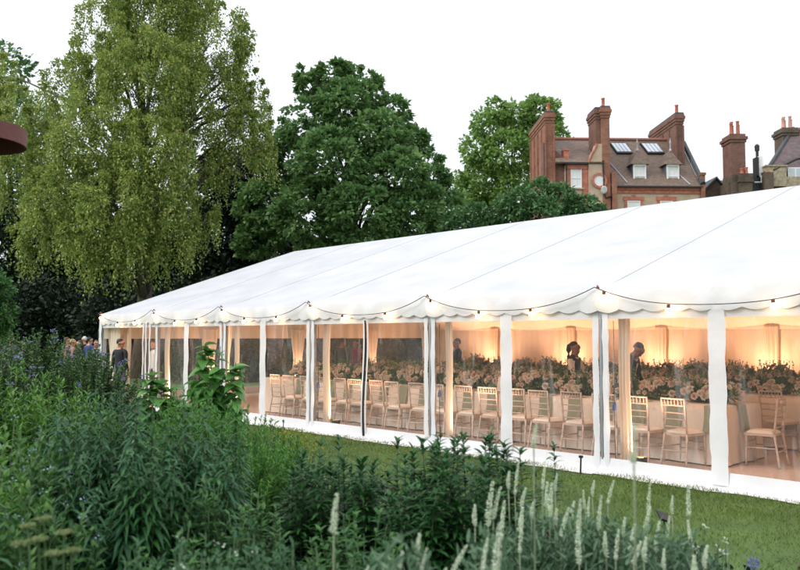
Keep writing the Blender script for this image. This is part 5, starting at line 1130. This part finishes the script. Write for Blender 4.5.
# low plants, blackened to paint in shade, that close the ground of the bed
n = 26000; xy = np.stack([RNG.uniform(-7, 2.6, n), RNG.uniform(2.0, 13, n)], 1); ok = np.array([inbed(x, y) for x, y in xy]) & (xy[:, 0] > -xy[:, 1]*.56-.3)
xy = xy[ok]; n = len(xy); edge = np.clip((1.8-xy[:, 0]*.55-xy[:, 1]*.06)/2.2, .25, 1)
lv = Leaves(); P = np.c_[xy, RNG.uniform(.02, .5, n)*edge]; D = rdir(n, -.1, 1); lv.add(leafset(P, D, rdir(n), RNG.uniform(.06, .13, n), RNG.uniform(.018, .04, n), .4, 'ovate')); tag(lv.build('undergrowth', M['lf_under']), 'low plants darkened with painted shade, covering the soil between the border perennials', 'undergrowth', kind='stuff')

# ------------------------------------------------------------------ garden fittings
rh = thing('steel_hood', 'rust red round steel hood jutting in at the left edge before the birch', 'hood', gnd(-36, 5.6), 0)
zc = ht(134, 5.6)+.0; m = MB(); R_ = .36
m.lathe([(R_-.012, -.115), (R_, -.115), (R_, 0), (.05, .05), (.0005, .05)], 48, (0, 0, zc+.06)); m.lathe([(R_-.012, -.115), (R_-.012, -.006), (.04, .035)], 48, (0, 0, zc+.06)); m.build('hood', M['rust'], rh, False)
m = MB(); m.tube([(0, 0, 0), (0, 0, zc+.05)], .03, 10); m.lathe([(.16, 0), (.16, .02), (.04, .05)], 20); m.build('pole', M['rust'], rh, True)
m = MB(); m.lathe([(.09, -.1), (.1, -.06), (.06, 0)], 20, (0, 0, zc+.03)); m.build('lamp_holder', M['rust'], rh, True)
sp = thing('garden_light', 'small black garden light with tilted square head on a thin stake', 'garden light', gnd(660, 6.2), .3)
zz = ht(514, 6.2); m = MB(); m.tube([(0, 0, 0), (0, 0, zz)], .006, 6); m.build('stake', M['black'], sp)
m = MB(); m.box(-.05, -.045, -.008, .05, .045, .008); m.box(-.012, -.012, -.03, .012, .012, -.008); o = m.build('head', M['black'], sp); o.location = (0, 0, zz); o.rotation_euler = (.55, .35, 0)
pk = thing('tent_stake', 'black steel stake driven in beside the nearest full leg', 'stake', T(.13, -.28), 0)
m = MB(); m.tube([(0, 0, 0), (.008, 0, .2)], .011, 8); m.lathe([(.0005, 0), (.028, 0), (.028, .025), (.0005, .03)], 10, (.008, 0, .195)); m.build('rod', M['black'], pk)
fl_ = thing('spotlight', 'small black spotlight with pale face at the lower right corner of the lawn', 'spotlight', gnd(800, 6.0), -.5)
m = MB(); m.box(-.06, -.05, 0, .06, .05, .025); m.box(-.012, -.012, .025, .012, .012, .05); m.build('base', M['black'], fl_)
m = MB(); m.box(-.045, -.03, .03, .045, .03, .12); o = m.build('head', M['black'], fl_); m2 = MB(); m2.box(-.038, -.036, .037, .038, -.0305, .113); m2.build('face', M['card'], o); o.rotation_euler = (-.25, .3, 0)


# ------------------------------------------------------------------ world, sun, camera
sc = bpy.context.scene
SUN_EL, SUN_AZ = math.radians(38), math.radians(250)     # azimuth clockwise from +Y: behind and left of the camera
w = bpy.data.worlds.new('World'); sc.world = w; w.use_nodes = True
nt = w.node_tree; bg = nt.nodes['Background']
sk = nt.nodes.new('ShaderNodeTexSky'); sk.sky_type = 'NISHITA'; sk.sun_disc = False
sk.sun_elevation = SUN_EL; sk.sun_rotation = SUN_AZ; sk.air_density = 1; sk.dust_density = 6; sk.ozone_density = 1
mx = nt.nodes.new('ShaderNodeMix'); mx.data_type = 'RGBA'; mx.inputs['Factor'].default_value = .86      # thin bright overcast over the blue
# overcast luminance: the zenith about three times as bright as the horizon
gtc = nt.nodes.new('ShaderNodeTexCoord'); gsx = nt.nodes.new('ShaderNodeSeparateXYZ'); L(nt, gtc.outputs['Generated'], gsx.inputs[0])
gm = nt.nodes.new('ShaderNodeMath'); gm.operation = 'MAXIMUM'; gm.inputs[1].default_value = 0; L(nt, gsx.outputs['Z'], gm.inputs[0])
ga = nt.nodes.new('ShaderNodeMath'); ga.operation = 'MULTIPLY_ADD'; ga.inputs[1].default_value = .58; ga.inputs[2].default_value = .42; L(nt, gm.outputs[0], ga.inputs[0])
gv = nt.nodes.new('ShaderNodeVectorMath'); gv.operation = 'SCALE'; gv.inputs[0].default_value = (17.2, 17.9, 19.0); L(nt, ga.outputs[0], gv.inputs['Scale'])
L(nt, gv.outputs[0], mx.inputs['B'])
L(nt, sk.outputs['Color'], mx.inputs['A']); L(nt, mx.outputs['Result'], bg.inputs['Color'])
bg.inputs['Strength'].default_value = .1
sl = bpy.data.lights.new('sun', 'SUN'); sl.energy = 1.2; sl.angle = math.radians(20); sl.color = (1, .95, .88)
so = bpy.data.objects.new('sun', sl); C.objects.link(so)
sd = Vector((math.sin(SUN_AZ)*math.cos(SUN_EL), math.cos(SUN_AZ)*math.cos(SUN_EL), math.sin(SUN_EL)))
so.rotation_euler = sd.to_track_quat('Z', 'Y').to_euler(); so.location = (-20, -20, 30)
cd = bpy.data.cameras.new('camera'); cam = bpy.data.objects.new('camera', cd); C.objects.link(cam)
cam.location = (0, 0, CH); cam.rotation_euler = (PI/2+PIT, 0, 0)
cd.sensor_width = 36; cd.lens = F/800*36; cd.clip_start = .05; cd.clip_end = 2000
cd.dof.use_dof = True; cd.dof.focus_distance = 13; cd.dof.aperture_fstop = 2.8
sc.camera = cam
sc.render.engine = 'CYCLES'
sc.cycles.use_denoising = True
sc.cycles.max_bounces = 8; sc.cycles.diffuse_bounces = 4; sc.cycles.transparent_max_bounces = 24
sc.cycles.sample_clamp_indirect = 6
sc.view_settings.view_transform = 'Standard'; sc.view_settings.look = 'None'; sc.view_settings.exposure = 0.36; sc.view_settings.gamma = 1
